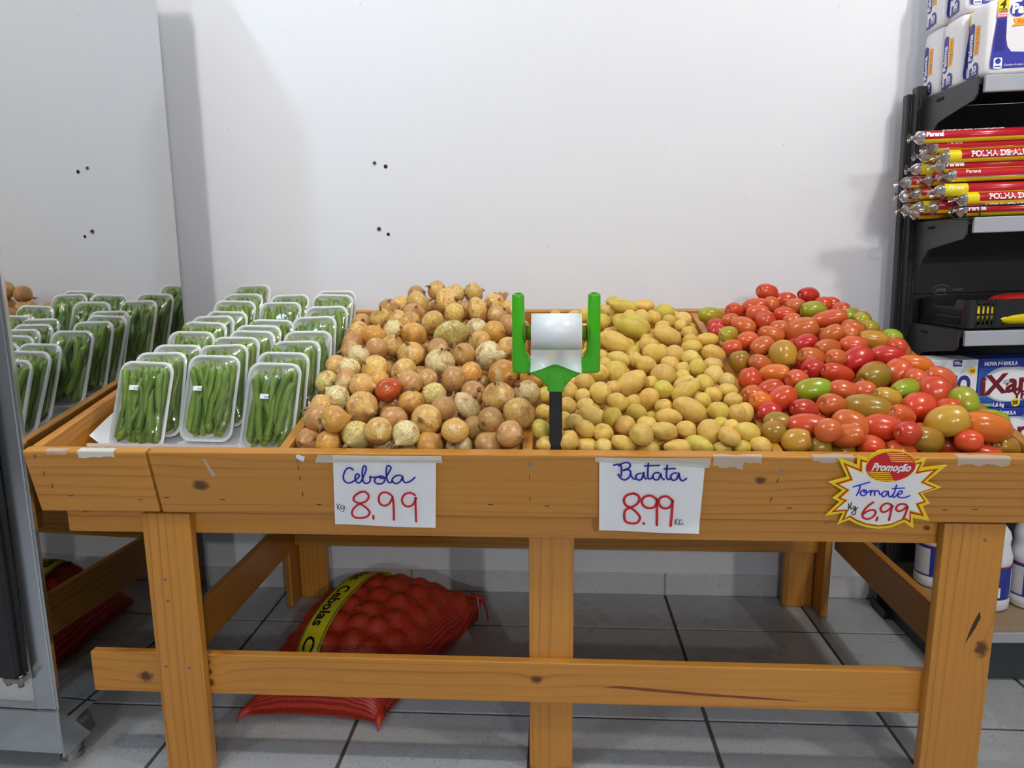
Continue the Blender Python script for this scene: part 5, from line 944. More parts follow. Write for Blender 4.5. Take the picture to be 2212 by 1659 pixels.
def band_text(s_, vhead, size):
    me = text_mesh(s_, 1.0, .15, .02); bmx = bmesh.new(); bmx.from_mesh(me)
    bmesh.ops.subdivide_edges(bmx, edges=[e_ for e_ in bmx.edges if e_.calc_length() > .25], cuts=2)
    for vv in bmx.verts:
        # reading direction runs from the back of the sack to the front
        v = vhead-vv.co.x*size/.56; t = .26+vv.co.y*.66
        vv.co = bandp(t, max(.02, v), .0188)
    return obj('band_lettering', mesh_of(bmx, 'band_lettering', False, False), BLACKP, bd)
for vh in (.95, .57, .20): band_text('Cebolas', vh, .055)
for c_, dr in ((SA, (-.5, -.8)), (SB_, (.15, -1)), (SC, (1, .1))):
    p = sackp(*{0: (.01, .01), 1: (.99, .01), 2: (.99, .99)}[(SA, SB_, SC).index(c_)]); z0 = p.z
    d = Vector((dr[0], dr[1], 0)).normalized()
    pts = [p-d*.03, p+d*.008, p+d*.02-Vector((0, 0, z0*.5)), p+d*.026-Vector((0, 0, z0-.004))]
    tube('tied_corner', [q_-sack.location for q_ in pts], .01, M('red_net_knot', (.55, .04, .02), .5), sack, 8, taper=[.020, .008, .0035, .002])
pc = sackp(.98, .97)+Vector((.004, -.004, .004)); tube('white_string', [pc-sack.location, pc+Vector((.006, -.006, -.04))-sack.location, pc+Vector((.004, -.006, -.075))-sack.location], .0012, WHITE, sack, 5)

# ================================================================== fridge with mirror-bright side
fr = tag(empty('display_fridge', (-1.1135, 1.362, 0), (0, 0, -2.29*D2R)), 'tall steel display fridge with a mirror-bright side panel beside the okra', 'fridge')
box('cabinet', (-.76, .032, .125), (-.0055, .642, 2.10), M('white_cabinet', (.7, .7, .7), .4), fr)
mp = box('side_panel', (-.0025, .011, .115), (.0, .644, 2.085), MIRROR, fr, 0); mp.rotation_euler = (0, .25*D2R, 0)
box('panel_edge', (-.005, .0, .175), (.0012, .0105, 2.09), STEEL, fr, .0008)
cyl('screw', (.0005, .022, .958), (.0035, .022, .958), .004, STEEL, fr)
box('front_stile', (-.058, .0, .172), (-.0055, .031, 2.10), STEEL, fr, .004)
box('front_stile', (-.76, .0, .172), (-.70, .031, 2.10), STEEL, fr, .004)
box('top_panel', (-.70, .0, 2.0), (-.058, .031, 2.10), STEEL, fr, .003)
box('kick_panel', (-.76, .0, .060), (-.0055, .031, .17), STEEL, fr, .004)
prism('corner_bracket', [(0, .178), (.088, .052), (0, .052)], .004, STEEL, fr, frame((-.005, .0, 0), (0, 1, 0), (0, 0, 1)))
for x, y in ((-.045, .075), (-.71, .075), (-.045, .58), (-.71, .58)):
    bm = bmesh.new(); add_cyl(bm, (x, y, .012), (x, y, .124), .021, .021, 20); add_cyl(bm, (x, y, .0005), (x, y, .012), .027, .024, 20); obj('foot', mesh_of(bm, 'foot'), STEELD, fr)
door = box('door', (-.698, -.034, .268), (-.064, -.002, 1.985), BLACKM, fr, .004)
box('door_glass', Vector((-.62, -.0365, .34))-door.location, Vector((-.135, -.0345, 1.92))-door.location, M('dark_glass', (.008, .010, .014), .06, 0, .6), door, 0)
box('gasket', (-.0635, -.012, .268), (-.0585, -.001, 1.985), M('rubber_gasket', (.008, .008, .008), .7), fr, 0)
box('hinge', (-.098, -.03, .254), (-.052, -.006, .266), STEELD, fr, .002); cyl('hinge_pin', (-.066, -.018, .240), (-.066, -.018, .268), .006, STEELD, fr)
cyl('hinge_bolt', (-.094, -.018, .244), (-.094, -.018, .256), .007, STEELD, fr, seg=6)

# ================================================================== shelf rack on the right
LEANR = -1.5*D2R; RO = Vector((1.089, 2.27, 0))
rack = tag(empty('shelf_rack', RO, (0, LEANR, 0)), 'black metal shelf rack with slotted posts against the wall beside the tomatoes', 'shelf')
RM = Matrix.Translation(RO) @ Matrix.Rotation(LEANR, 4, 'Y')
def RK(x, y, z): return RM @ Vector((x, y, z))
RW = .92
def post(x0):
    p = box('post', (x0+.013, -.062, .004), (x0+.043, -.030, 1.655), BLACKM, rack, .003)
    box('post_flange', (x0, -.031, .004), (x0+.0145, -.004, 1.64), BLACKM, rack, .003)
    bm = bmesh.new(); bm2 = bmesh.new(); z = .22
    while z < 1.63:
        for xx in (x0+.0205, x0+.0325):
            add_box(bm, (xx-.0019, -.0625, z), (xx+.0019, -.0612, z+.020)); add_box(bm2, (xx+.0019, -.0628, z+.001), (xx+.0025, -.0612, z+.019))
        z += .030
    s_ = obj('slots', mesh_of(bm, 'slots'), M('slot_black', (.002, .002, .002), .9), p); s_.location = -p.location; s_['kind'] = 'stuff'
    s_ = obj('slot_edges', mesh_of(bm2, 'slot_edges'), M('slot_edge_highlight', (.20, .20, .22), .35, .6), p); s_.location = -p.location; s_['kind'] = 'stuff'  # light strips: the highlight along the slot edges is put into their colour
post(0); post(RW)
for z0, z1 in ((.17, .63), (.633, 1.05), (1.053, 1.60)): box('back_panel', (.038, -.034, z0), (RW+.01, -.029, z1), M('black_textured_panel', (.020, .020, .022), .5, var=.3), rack, .001)
SHZ = (1.62, 1.268, .967, .60)
for z in SHZ:
    for x in (.040, RW):
        prism('bracket', [(-.060, 0), (-.316, 0), (-.316, -.044), (-.304, -.056), (-.22, -.068), (-.135, -.082), (-.100, -.115), (-.082, -.165), (-.060, -.170)], .004, GREYM, rack, frame((x-.002, 0, z), (0, 1, 0), (0, 0, 1)), .0008)
    box('bracket_slot', (.0365, -.16, z-.024), (.0378, -.125, z-.016), M('slot_black', (.002, .002, .002), .9), rack, 0)
    box('shelf_plate', (.043, -.312, z-.020), (RW-.003, -.035, z-.002), BLACKM, rack, .002)
    lp = box('price_rail', (.052, -.326, z-.042), (RW, -.3135, z-.001), RAILG, rack, .003)
# deep base
box('base_plinth', (.020, -.425, .002), (RW+.02, -.05, .115), M('dark_green_grey_base', (.035, .045, .047), .5), rack, .003)
box('base_shelf', (.012, -.440, .117), (RW+.02, -.05, .148), RAILG, rack, .003)
box('base_board', (.016, -.436, .1485), (RW+.02, -.055, .163), CARD, rack, .001)
box('post_foot', (-.006, -.10, .001), (.05, .0, .030), BLACKM, rack, .003)
# embossed maker's mark on the back panel
lm = M('embossed_grey', (.22, .22, .23), .4)
tube('maker_mark', [(.135+.026*math.cos(a*.3), -.0345, 1.063+.0155*math.sin(a*.3)) for a in range(2, 19)], .0011, lm, rack, 5)
text('maker_lettering', 'AMA', .014, lm, rack, frame((.118, -.0347, 1.058), (1, 0, 0), (0, 0, 1)), .3, .0002)
text('maker_lettering', 'amapá', .012, lm, rack, frame((.168, -.0347, 1.060), (1, 0, 0), (0, 0, 1)), .3)

def rempty(name, x, y, z, rz=0):
    e = bpy.data.objects.new(name, None); COL.objects.link(e); e.empty_display_size = .05
    e.matrix_world = RM @ Matrix.Translation((x, y, z)) @ Matrix.Rotation(rz, 4, 'Z'); return e
FRONT = lambda x, y, z: frame((x, y, z), (1, 0, 0), (0, 0, 1))         # decal frame facing the viewer
LEFT = lambda x, y, z: frame((x, y, z), (0, -1, 0), (0, 0, 1))         # decal frame on a left-hand side
# toilet paper packs (2 x 2 rolls in printed film)
PW, PD, PH = .195, .094, .186
def pack_mesh():
    bm = bmesh.new(); nx, ny, nz = 14, 8, 14
    bmesh.ops.create_cube(bm, size=1); bmesh.ops.subdivide_edges(bm, edges=bm.edges[:], cuts=11, use_grid_fill=True)
    for v in bm.verts:
        a, b, c = v.co*2
        rx = PW/2*(1-.02*abs(c)**4); 
        x, y, z = a*PW/2, b*PD/2, c*PH/2
        e_ = 1-.075*(abs(b)**3)*(abs(a)**6); x *= e_; y *= 1-.10*(abs(a)**6)*(abs(b)**3)
        k = max(0, abs(c)-.82)/.18; x *= 1-.05*k*k; y *= 1-.07*k*k
        if abs(c) > .99: z -= math.copysign(.004*(math.cos(a*6.28)*.5+.5)*(1-b*b*.5), c)
        v.co = (x, y, z+PH/2)
    return mesh_of(bm, 'wrapped_rolls', True)
PKM = pack_mesh()
TPW = M('white_printed_film', (.84, .82, .85), .3, 0, .5); NAVY = M('navy_print', (.030, .030, .235), .3); NAVY2 = M('navy_print_bright', (.045, .05, .36), .3); PINKR = M('coral_print', (.72, .12, .13), .35); LIGHTB = M('pale_blue_print', (.62, .72, .86), .35)
def tp_pack(x, y, z, rz, label):
    e = rempty('toilet_paper_pack', x, y, z, rz); tag(e, label, 'toilet paper', 'toilet paper packs on the top shelf')
    o = obj('wrapped_rolls', PKM, TPW, e); o.location = (PW/2, PD/2, 0)
    Lf = lambda a, b: LEFT(-.0006, PD, 0) @ Matrix.Translation((a, b, 0))
    # left side: a = 0 (back) .. PD (front), b = height
    flat('side_pill', [(x_, y_) for x_, y_ in rrect(.021, .096, .0100)], NAVY, e, Lf(.028, .098))
    text('side_name', 'Paloma', .0225, WHITE, e, Lf(.0345, .055) @ Matrix.Translation((0, 0, .0006)) @ Matrix.Rotation(math.pi/2, 4, 'Z'), 0, .0006)
    flat('side_ribbon', [(.043, .062), (.051, .067), (.060, .062), (.062, .134), (.045, .137)], ORANGE, e, Lf(0, 0))
    text('side_ribbon_text', 'Folha Dupla', .0125, M('orange_ink', (.70, .16, .01), .4), e, Lf(.0565, .068) @ Matrix.Translation((0, 0, .0006)) @ Matrix.Rotation(math.pi/2, 4, 'Z'), .25)
    flat('side_badge', [(.028, .014), (.066, .014), (.066, .033), (.061, .042), (.053, .046), (.045, .044), (.039, .036), (.028, .034)], NAVY, e, Lf(0, 0))
    flat('side_stripe', [(.017, .006), (.066, .013), (.066, .0148), (.028, .0148), (.017, .013)], NAVY, e, Lf(0, 0))
    text('metres_number', '30', .021, WHITE, e, Lf(.037, .023) @ Matrix.Translation((0, 0, .0006)), 0, .0007); text('metres_word', 'metros', .0075, WHITE, e, Lf(.039, .0165) @ Matrix.Translation((0, 0, .0006)))
    Fr = lambda a, b, c=0: FRONT(0, -.0008-c, 0) @ Matrix.Translation((a, b, 0))
    flat('front_column', [(.012, .030), (.014, .020), (.020, .0185), (.19, .0185), (.19, .056), (.09, .056), (.062, .058), (.052, .070), (.047, .09), (.045, .145), (.022, .145), (.0165, .09)], NAVY2, e, Fr(0, 0))
    flat('hearts', [(.019, .06), (.045, .06), (.044, .135), (.024, .135)], NAVY, e, Fr(0, 0, .0004))
    flat('maker_plate', rrect(.021, .027, .004), WHITE, e, Fr(.031, .031, .0005)); flat('maker_flower', ellipse(.031, .036, .007, .007, 12), NAVY2, e, Fr(0, 0, .0010)); flat('maker_line', [(.023, .022), (.039, .022), (.039, .0245), (.023, .0245)], NAVY2, e, Fr(0, 0, .0010))
    text('contents_line', 'Contém 4 rolos de 30 m x 10 cm', .0072, WHITE, e, Fr(.046, .024, .0006))
    flat('roll_tag', [(.020, .158), (.047, .161), (.047, .192), (.022, .188)], YEL, e, Fr(0, -.004, .0006)); text('roll_count', '4', .026, BLACKP, e, Fr(.026, .163, .0012), .15, .001); text('roll_word', 'rolos', .0095, BLACKP, e, Fr(.023, .157, .0012), .2, .0002)
    flat('economy_tag', [(.019, .139), (.046, .142), (.046, .155), (.020, .152)], PINKR, e, Fr(0, 0, .0006)); text('economy_text', 'ECONOMIA\nEM DUPLA', .0052, WHITE, e, Fr(.021, .1475, .0012), .2, .0002)
    for cx_, cy_, r in ((.070, .158, .019), (.090, .166, .017), (.108, .161, .017), (.126, .166, .017), (.145, .16, .018)): flat('logo_cloud', ellipse(cx_, cy_, r, r*.9, 20), NAVY2, e, Fr(0, 0, .0006+.0002*(cx_*10 % 1)))
    text('logo', 'Paloma', .031, WHITE, e, Fr(.055, .149, .0016), 0, .0016)
    flat('front_ribbon', [(.058, .118), (.17, .126), (.17, .145), (.06, .136), (.066, .127)], ORANGE, e, Fr(0, 0, .0007)); text('front_ribbon_text', 'Folha Dupla', .016, M('orange_ink', (.70, .16, .01), .4), e, Fr(.070, .1235, .0013) @ Matrix.Rotation(4*D2R, 4, 'Z'), .25, .0003)
ZT = 1.6205
tp_pack(.062, -.298, ZT, .0, 'printed toilet paper pack nearest the shelf front, right of the two behind it')
tp_pack(.052, -.196, ZT, .01, 'lower toilet paper pack in the middle of the row on the top shelf')
tp_pack(.048, -.097, ZT, -.01, 'lower toilet paper pack at the back of the row, against the wall')
tp_pack(.058, -.194, ZT+PH+.002, -.02, 'upper toilet paper pack stacked on the middle one of the row')
tp_pack(.050, -.096, ZT+PH+.002, .015, 'upper toilet paper pack stacked on the one against the wall')
# foil rolls
FR_ = .0165
def foil_mesh(silver_end):
    return None
def roll_band(bm, x0, x1, a0, a1, r, n=8):
    A = []; B = []
    for k in range(n+1):
        a = (a0+(a1-a0)*k/n)*D2R; y, z = -r*math.cos(a), r*math.sin(a)
        A.append(bm.verts.new((x0, y, z))); B.append(bm.verts.new((x1, y, z)))
    for k in range(n): bm.faces.new((A[k], B[k], B[k+1], A[k+1]))
FL = .42
def foil_proto(words, scheme):
    parts = []
    bm = bmesh.new(); add_cyl(bm, (0, 0, 0), (FL, 0, 0), FR_, FR_, 24); me = mesh_of(bm, 'roll', True); parts.append(('roll', me, M('foil_box_red', (.50, .012, .022), .22) if scheme != 's' else FOIL))
    bm = bmesh.new(); roll_band(bm, .004, FL, -75, -30, FR_+.0004); parts.append(('yellow_stripe', mesh_of(bm, 'yellow_stripe', True), YEL))
    if scheme == 's':
        bm = bmesh.new(); roll_band(bm, .001, FL, -20, 75, FR_+.0004); parts.append(('red_band', mesh_of(bm, 'red_band', True), M('foil_box_red')))
    bm = bmesh.new(); add_cyl(bm, (-.0006, 0, 0), (-.0001, 0, 0), FR_, FR_, 24); parts.append(('end_disc', mesh_of(bm, 'end_disc'), M('grey_core_card', (.33, .30, .27), .6)))
    bm = bmesh.new(); add_cyl(bm, (-.0012, 0, 0), (.006, 0, 0), FR_+.0008, FR_+.0008, 24, False); parts.append(('silver_rim', mesh_of(bm, 'silver_rim', True), FOIL))
    bm = bmesh.new(); n = 10; rings = []
    for t, r in ((0, 1.05), (-.006, .95), (-.013, .45), (-.017, .22), (-.023, .45), (-.029, .75)):
        rings.append([bm.verts.new((t+random.uniform(-.002, .002), r*FR_*math.cos(2*math.pi*k/n)*(1+random.uniform(-.15, .15)), r*FR_*math.sin(2*math.pi*k/n)*(1+random.uniform(-.25, .25)))) for k in range(n)])
    for A, B in zip(rings, rings[1:]):
        for k in range(n): bm.faces.new((A[k], A[(k+1) % n], B[(k+1) % n], B[k]))
    parts.append(('twisted_end', mesh_of(bm, 'twisted_end', True), FILM2))
    if scheme in 'ye':
        bm = bmesh.new(); roll_band(bm, .003, .065 if scheme == 'e' else .036, -60, 85, FR_+.0006); parts.append(('yellow_end', mesh_of(bm, 'yellow_end', True), M('foil_box_yellow', (.85, .68, .01), .3)))
    for (s_, x, ang, size, mat, off) in words:
        me = text_mesh(s_, size, .2 if s_[0] == 'P' else 0, off)
        for v in me.vertices:
            a = ang*D2R+(v.co.y-size*.35)/FR_; rr_ = FR_+.0009+v.co.z; v.co = (v.co.x+x, -rr_*math.cos(a), rr_*math.sin(a))
        parts.append(('lettering', me, WHITE))
    return parts
PAR = ('Paraná', .008, 15, .0165, WHITE, .0008); FOL = ('FOLHA DE ALUMINIO', .058, 40, .020, WHITE, .0008); FOL2 = ('FOLHA DE ALUMINIO', .060, 12, .021, WHITE, .0009)
PROTO = {'a': foil_proto([PAR, ('FOLHA DE ALUMINIO', .055, 68, .016, WHITE, .0006)], 'r'), 'b': foil_proto([FOL2], 'y'), 'c': foil_proto([('Paraná', .03, 30, .014, WHITE, .0002)], 's'), 'd': foil_proto([('Paraná', .015, 15, .014, WHITE, .0002)], 'e'), 'e': foil_proto([], 'r')}
def foil(x, y, z, kind, label, rz=0, group='aluminium foil rolls'):
    e = rempty('foil_roll', x, y, z, rz); e.matrix_world = e.matrix_world @ Matrix.Rotation(random.uniform(-6, 6)*D2R, 4, 'X'); tag(e, label, 'foil roll', group)
    for nm, me, m_ in PROTO[kind]: obj(nm, me, m_, e)
def rackinv(P): return RM.inverted() @ Vector(P)
FRONTROLLS = [((.975, 1.998, 1.478), 'a', 'top'), ((1.016, 2.010, 1.4565), 'c', 'second from top'), ((1.039, 1.990, 1.427), 'b', 'third from top'), ((1.036, 2.002, 1.404), 'a', 'fourth from top'), ((1.060, 1.990, 1.3785), 'c', 'fifth from top'),
              ((1.037, 1.992, 1.341), 'd', 'sixth from top'), ((1.092, 1.983, 1.3165), 'b', 'second from bottom'), ((1.092, 1.980, 1.287), 'a', 'bottom, behind the wire guard')]
zs = [1.287, 1.3165, 1.341]
for (P, kd, nm) in FRONTROLLS:
    q = rackinv(P); 
    foil(q.x, q.y, max(q.z, 1.268+FR_+.001), kd, 'red and yellow boxed aluminium foil roll in the front stack, %s' % nm)
REAR = sorted(((.985, 2.045, 1.438, 'b'), (.975, 2.060, 1.405, 'd'), (.962, 2.085, 1.372, 'e'), (1.005, 2.050, 1.375, 'a'), (.985, 2.070, 1.340, 'e'), (.972, 2.110, 1.337, 'a'), (.990, 2.060, 1.302, 'd'), (1.015, 2.035, 1.300, 'e'), (.985, 2.120, 1.300, 'b'), (1.035, 2.030, 1.335, 'e'), (1.0, 2.10, 1.288, 'a')), key=lambda t_: -t_[2])
for k, (px, yy, zz, kd) in enumerate(REAR):
    q = rackinv((px+.03, yy, zz)); foil(q.x, q.y, max(q.z, 1.268+FR_+.001), kd, 'foil roll behind the front stack, clear twisted end, %s' % ('topmost' if k == 0 else 'lowest' if k == len(REAR)-1 else ORD[k+1]+' from the top'), group='rear foil rolls')
# wire guard in front of the foil
wg = rempty('wire_guard', 0, 0, 0); tag(wg, 'black wire guard along the front of the foil shelf', 'wire guard')
q = rackinv((1.05, 1.951, 1.278)); z1, z0 = q.z+.017, q.z-.0145; zc = (z0+z1)/2; x0 = q.x
tube('wire_loop', [(RW-.02, q.y, z1)]+[(x0+.012-(z1-zc)*math.sin(a*math.pi/8)*.8, q.y, zc+(z1-zc)*math.cos(a*math.pi/8)) for a in range(9)]+[(RW-.02, q.y, z0)], .0024, BLACKM, wg, 8)
for k in range(5): tube('wire_upright', [(x0+.072+k*.19, q.y-.001, z0-.006), (x0+.072+k*.19, q.y-.001, z1+.006)], .002, BLACKM, wg, 6)
# plastic crate with packets
cr = rempty('plastic_crate', .075, -.285, .9685, .05); tag(cr, 'black perforated plastic crate on the middle shelf', 'crate')
CW, CD, CH = .36, .225, .078
box('crate_floor', (.01, .01, 0), (CW-.01, CD-.01, .004), CRATE, cr, .001)
def corner(x, y, a0):
    pts = [(x+.022*math.cos((a0+90*k/8)*D2R), y+.022*math.sin((a0+90*k/8)*D2R)) for k in range(9)]; pts += [(x+.019*math.cos((a0+90*k/8)*D2R), y+.019*math.sin((a0+90*k/8)*D2R)) for k in range(8, -1, -1)]
    prism('crate_corner', pts, CH, CRATE, cr)
corner(.022, .022, 180); corner(CW-.022, .022, 270); corner(CW-.022, CD-.022, 0); corner(.022, CD-.022, 90)
bm = bmesh.new()
for k in range(22):                                         # left side grille, two tiers of bars
    y = .026+k*(CD-.052)/21
    add_box(bm, (0, y-.0016, 0), (.003, y+.0016, .052))
add_box(bm, (0, .022, 0), (.003, CD-.022, .007)); add_box(bm, (-.0006, .022, .027), (.0036, CD-.022, .031)); add_box(bm, (0, .022, .049), (.003, CD-.022, .055))
obj('side_grille', mesh_of(bm, 'side_grille'), CRATE, cr)
prism('side_rim', [(.022, .050), (.022, CH), (.050, CH), (.066, .056), (.150, .056), (.170, CH), (CD-.022, CH), (CD-.022, .050)], .003, CRATE, cr, frame((.003, 0, 0), (0, 1, 0), (0, 0, 1)) @ Matrix.Translation((0, 0, -.0015)))
bm = bmesh.new()                                            # front: slotted part, then plain panel with arched window
for xx in (.022, .036, .048, .060, .072): add_box(bm, (xx, 0, 0), (xx+.005, .003, CH))
add_box(bm, (.022, 0, 0), (.078, .003, .010)); add_box(bm, (.022, 0, .034), (.078, .003, .040)); add_box(bm, (.022, 0, .068), (.078, .003, CH))
obj('front_grille', mesh_of(bm, 'front_grille'), CRATE, cr)
arch = [(.078, 0), (.078, CH), (CW-.022, CH), (CW-.022, 0), (.218, 0), (.218, .010), (.205, .030), (.165, .038), (.125, .034), (.098, .022), (.094, .010), (.094, 0)]
prism('front_panel', arch, .003, CRATE, cr, frame((0, .003, 0), (1, 0, 0), (0, 0, 1)))
box('front_sill', (.092, 0, 0), (.220, .003, .009), CRATE, cr, .0005)
box('back_wall', (.022, CD-.003, 0), (CW-.022, CD, CH), CRATE, cr, .0005); box('right_wall', (CW-.003, .022, 0), (CW, CD-.022, CH), CRATE, cr, .0005)
def pillow(name, x, y, z, wx, dy, h, mat, label, cat, rz=0, stripes=()):
    e = rempty(name, x, y, z, rz); tag(e, label, cat, 'packets in the plastic crate')
    bm = bmesh.new(); n = 14; g = {}
    for s_ in (1, -1):
        for i in range(n+1):
            for j in range(n+1):
                if s_ < 0 and (i in (0, n) or j in (0, n)): g[(s_, i, j)] = g[(1, i, j)]; continue
                u, v = i/n*2-1, j/n*2-1
                g[(s_, i, j)] = bm.verts.new((u*wx/2, v*dy/2, s_*h/2*max(0, (1-u**4)*(1-v**4))**.6+.0015*math.sin(i*2.1+j*1.7)))
    for s_ in (1, -1):
        for i in range(n):
            for j in range(n): bm.faces.new([g[(s_, a, b)] for a, b in ((i, j), (i+1, j), (i+1, j+1), (i, j+1))])
    obj('wrapper', mesh_of(bm, 'wrapper', True), mat, e)
    for (cx_, cy_, rx, ry, m_, zz) in stripes: flat('printed_patch', ellipse(cx_, cy_, rx, ry, 20), m_, e, Matrix.Translation((0, 0, h/2*zz)))
    return e
PKY = M('yellow_wrapper', (.80, .64, .01), .25, var=.1); PKR = M('red_wrapper', (.55, .02, .02), .25, var=.15)
pillow('snack_packet', .075+.155, -.245, .9685+.024, .13, .07, .040, PKY, 'yellow packet showing through the arched window of the crate', 'packet', .05, ((-.03, -.01, .012, .005, REDP, .9), (.03, -.008, .014, .005, BLUE, .9)))
pillow('snack_packet', .075+.195, -.20, .9685+.072, .15, .09, .030, PKR, 'red packet with yellow and blue print on top of the crate', 'packet', .12, ((.02, -.02, .014, .012, YEL, .93), (.045, -.02, .016, .014, BLUE, .95), (.045, -.02, .009, .008, WHITE, 1.0)))
pillow('snack_packet', .075+.09, -.19, .9685+.03, .11, .09, .045, PKY, 'yellow packet glimpsed behind the crate grille', 'packet', -.1)
# detergent boxes
LBL = M('light_blue_print', (.10, .28, .72), .3); BOXB = M('blue_carton', (.035, .10, .45), .28, 0, .5, var=.1); BOXW = M('white_carton', (.80, .82, .86), .35, var=.02); MAROON = M('maroon_print', (.17, .008, .02), .35); GRNP = M('green_print', (.05, .30, .12), .4); SILV = M('silver_print', (.60, .66, .74), .3, .3)
def carton_ix(x, y, z, label):
    e = rempty('detergent_box', x, y, z); tag(e, label, 'detergent box', 'blue detergent boxes'); w_, d_, h_ = .215, .10, .139
    box('carton', (0, 0, 0), (w_, d_, h_), BOXB, e, .0015); F = lambda a=0, b=0, c=0: FRONT(a, -.0005-c, b)
    flat('sky_patch', [(.001, .03), (.05, .10), (.10, .125), (.21, .118), (.21, .03)], LBL, e, F())
    flat('ring', ellipse(.085, .066, .075, .052, 40), SILV, e, F(0, 0, .0005)); flat('ring_fill', ellipse(.087, .064, .068, .046, 40), WHITE, e, F(0, 0, .0010))
    flat('top_band', [(.001, .115), (.118, .115), (.130, .127), (.118, .138), (.001, .138)], M('deep_blue_print', (.02, .035, .30), .3), e, F(0, 0, .0008)); text('top_text', 'NOVA FÓRMULA', .0145, WHITE, e, F(.012, .1205, .0014), 0, .0006, sx=.80)
    text('brand', 'iXan', .076, MAROON, e, F(.004, .036, .0018) @ Matrix.Rotation(6*D2R, 4, 'Z'), .12, .0026); text('brand_sub', 'YPÊ', .030, MAROON, e, F(.098, .022, .0020) @ Matrix.Rotation(8*D2R, 4, 'Z'), .12, .0015)
    flat('small_flag', [(.066, .068), (.083, .070), (.082, .080), (.067, .078)], SILV, e, F(0, 0, .0024))
    flat('base_band', [(.001, .001), (.214, .001), (.214, .016), (.001, .016)], M('deep_blue_print'), e, F(0, 0, .0012)); flat('green_tag', [(.001, .002), (.040, .002), (.040, .014), (.001, .014)], GRNP, e, F(0, 0, .0017)); text('green_tag_text', '+ SUSTENTÁVEL', .006, WHITE, e, F(.003, .0055, .0023), .2)
    text('weight', '1,6 kg', .0155, WHITE, e, F(.042, .003, .0019), 0, .0006, sx=.85); flat('wash_count_disc', ellipse(.104, .014, .012, .012, 20), YEL, e, F(0, 0, .0022)); text('wash_count', '28', .015, BLACKP, e, F(.095, .0085, .0028), 0, .0006)
    flat('corner_patch', [(.185, .10), (.214, .10), (.214, .138), (.168, .138)], WHITE, e, F(0, 0, .0014))
def carton_om(x, y, z, label):
    e = rempty('detergent_box', x, y, z); tag(e, label, 'detergent box', 'white detergent boxes'); w_, d_, h_ = .150, .10, .138
    box('carton', (0, 0, 0), (w_, d_, h_), BOXW, e, .0015); F = lambda a=0, b=0, c=0: FRONT(a, -.0005-c, b)
    flat('grey_swirl', [(.10, .095), (.12, .137), (.149, .137), (.149, .125)], M('pale_grey_print', (.62, .65, .72), .4), e, F()); flat('grey_swirl', [(.001, .11), (.05, .095), (.065, .137), (.001, .137)], M('pale_grey_print'), e, F())
    flat('navy_tab', [(.081, .120), (.105, .120), (.105, .1378), (.081, .1378)], NAVY, e, F(0, 0, .0005)); text('tab_text', 'NOVA\nFÓRMULA', .0048, WHITE, e, F(.084, .130, .0010), 0, .0003)
    text('brand', 'OMO', .066, NAVY, e, F(.026, .046, .0006), 0, .003, sx=.66)
    flat('yellow_disc', ellipse(.134, .106, .0105, .0105, 24), YEL, e, F(0, 0, .0006)); text('disc_number', '12', .012, REDP, e, F(.1275, .102, .0012), 0, .0008)
    flat('red_swoosh', [(.001, .001), (.149, .001), (.149, .034), (.125, .022), (.08, .012), (.001, .02)], M('red_print'), e, F(0, 0, .0004)); flat('blue_line', [(.08, .0125), (.125, .0225), (.149, .0345), (.149, .039), (.12, .026), (.08, .016)], SILV, e, F(0, 0, .0006))
carton_ix(.129, -.268, .6015+.140, 'upper blue detergent box, on top of its twin beside the white box')
carton_ix(.135, -.270, .6005, 'lower blue detergent box carrying another blue box')
carton_om(-.024+.0, -.268, .6015+.140, 'upper white OMO detergent box beside the blue box')
carton_om(-.022, -.270, .6005, 'lower white detergent box under the OMO box')
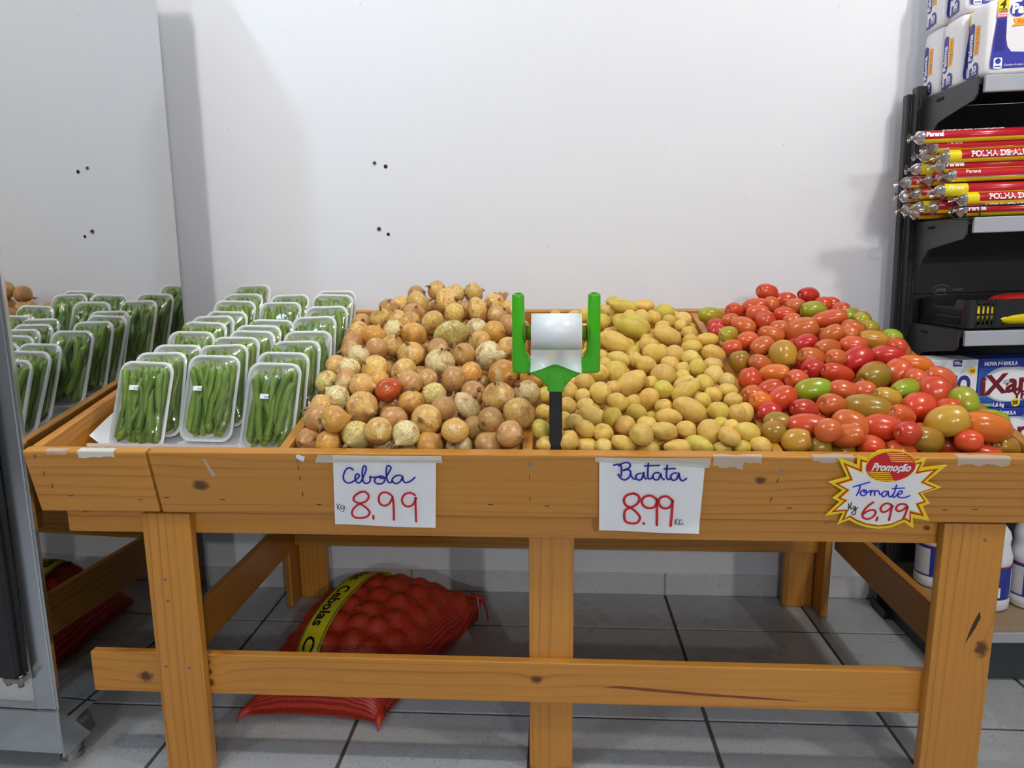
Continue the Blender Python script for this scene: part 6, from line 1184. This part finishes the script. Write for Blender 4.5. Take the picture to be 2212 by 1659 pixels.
# bleach bottles
BLW = M('white_bottle_plastic', (.80, .82, .86), .3, 0, .5, Subsurface_Weight=.05); BLB = M('bottle_label_blue', (.02, .04, .30), .3, var=.1)
def bottle(x, y, rz, label):
    e = rempty('bleach_bottle', x, y, .1645, rz); tag(e, label, 'bottle', 'white bleach bottles'); R_ = .0565
    pr = [(0, 0), (.0005, .050), (.006, .0555), (.03, R_), (.034, R_-.002), (.138, R_-.002), (.142, R_), (.160, .056), (.18, .050), (.195, .0475), (.212, .050), (.228, .046), (.245, .034), (.256, .022), (.262, .019), (.275, .019), (.275, 0)]
    bm = lathe(pr, 36); obj('bottle_body', mesh_of(bm, 'bottle_body', True), BLW, e)
    bm = bmesh.new(); add_cyl(bm, (0, 0, .268), (0, 0, .295), .0215, .020, 24); obj('cap', mesh_of(bm, 'cap'), M('blue_cap', (.03, .06, .4), .35), e)
    # side handle
    tube('handle', [(.03, 0, .238), (.05, 0, .228), (.058, 0, .200), (.052, 0, .172)], .010, BLW, e, 10)
    bm = bmesh.new(); roll = []
    def wrap(a0, a1, z0, z1, r, mat, name, n=20):
        bm = bmesh.new(); A = []; B = []
        for k in range(n+1):
            a = (a0+(a1-a0)*k/n)*D2R; A.append(bm.verts.new((r*math.cos(a), r*math.sin(a), z0))); B.append(bm.verts.new((r*math.cos(a), r*math.sin(a), z1)))
        for k in range(n): bm.faces.new((A[k], A[k+1], B[k+1], B[k]))
        return obj(name, mesh_of(bm, name, True), mat, e)
    bm.free()
    wrap(0, 360, .037, .136, R_-.0014, BLB, 'label', 36)
    wrap(0, 360, .1335, .1365, R_-.0010, REDP, 'label_red_line', 36)
    wrap(165, 226, .042, .126, R_-.0008, M('small_print_white', (.66, .66, .70), .5, var=.25), 'small_print_panel')
    wrap(242, 304, .092, .126, R_-.0006, WHITE, 'brand_panel'); wrap(242, 306, .087, .092, R_-.0005, REDP, 'brand_underline')
    def wtext(s_, a, z, size, mat, off=0.):
        me = text_mesh(s_, size, .12, off)
        for v in me.vertices:
            ang = a*D2R+v.co.x/R_; rr_ = R_-.0001+v.co.z; v.co = (rr_*math.cos(ang), rr_*math.sin(ang), z+v.co.y)
        obj('label_lettering', me, mat, e)
    wtext('Ypê', 246, .096, .034, M('dark_navy_ink', (.01, .01, .05), .4), .0016); wtext('6-1', 250, .060, .020, WHITE, .0008)
    wrap(240, 250, .042, .055, R_-.0006, YEL, 'label_icon', 4); wrap(256, 268, .042, .055, R_-.0006, LIGHTB, 'label_icon', 4); wrap(274, 284, .042, .055, R_-.0006, GRNP, 'label_icon', 4)
    wrap(110, 128, .045, .075, R_-.0006, WHITE, 'barcode', 4)
bottle(.105, -.165, .03, 'white bleach bottle seen between the stand legs, below the tomato sign')
bottle(.178, -.305, 2.55, 'white bleach bottle just right of the stand leg, barcode side showing')
bottle(.300, -.302, -.12, 'white bleach bottle at the right edge of the picture')
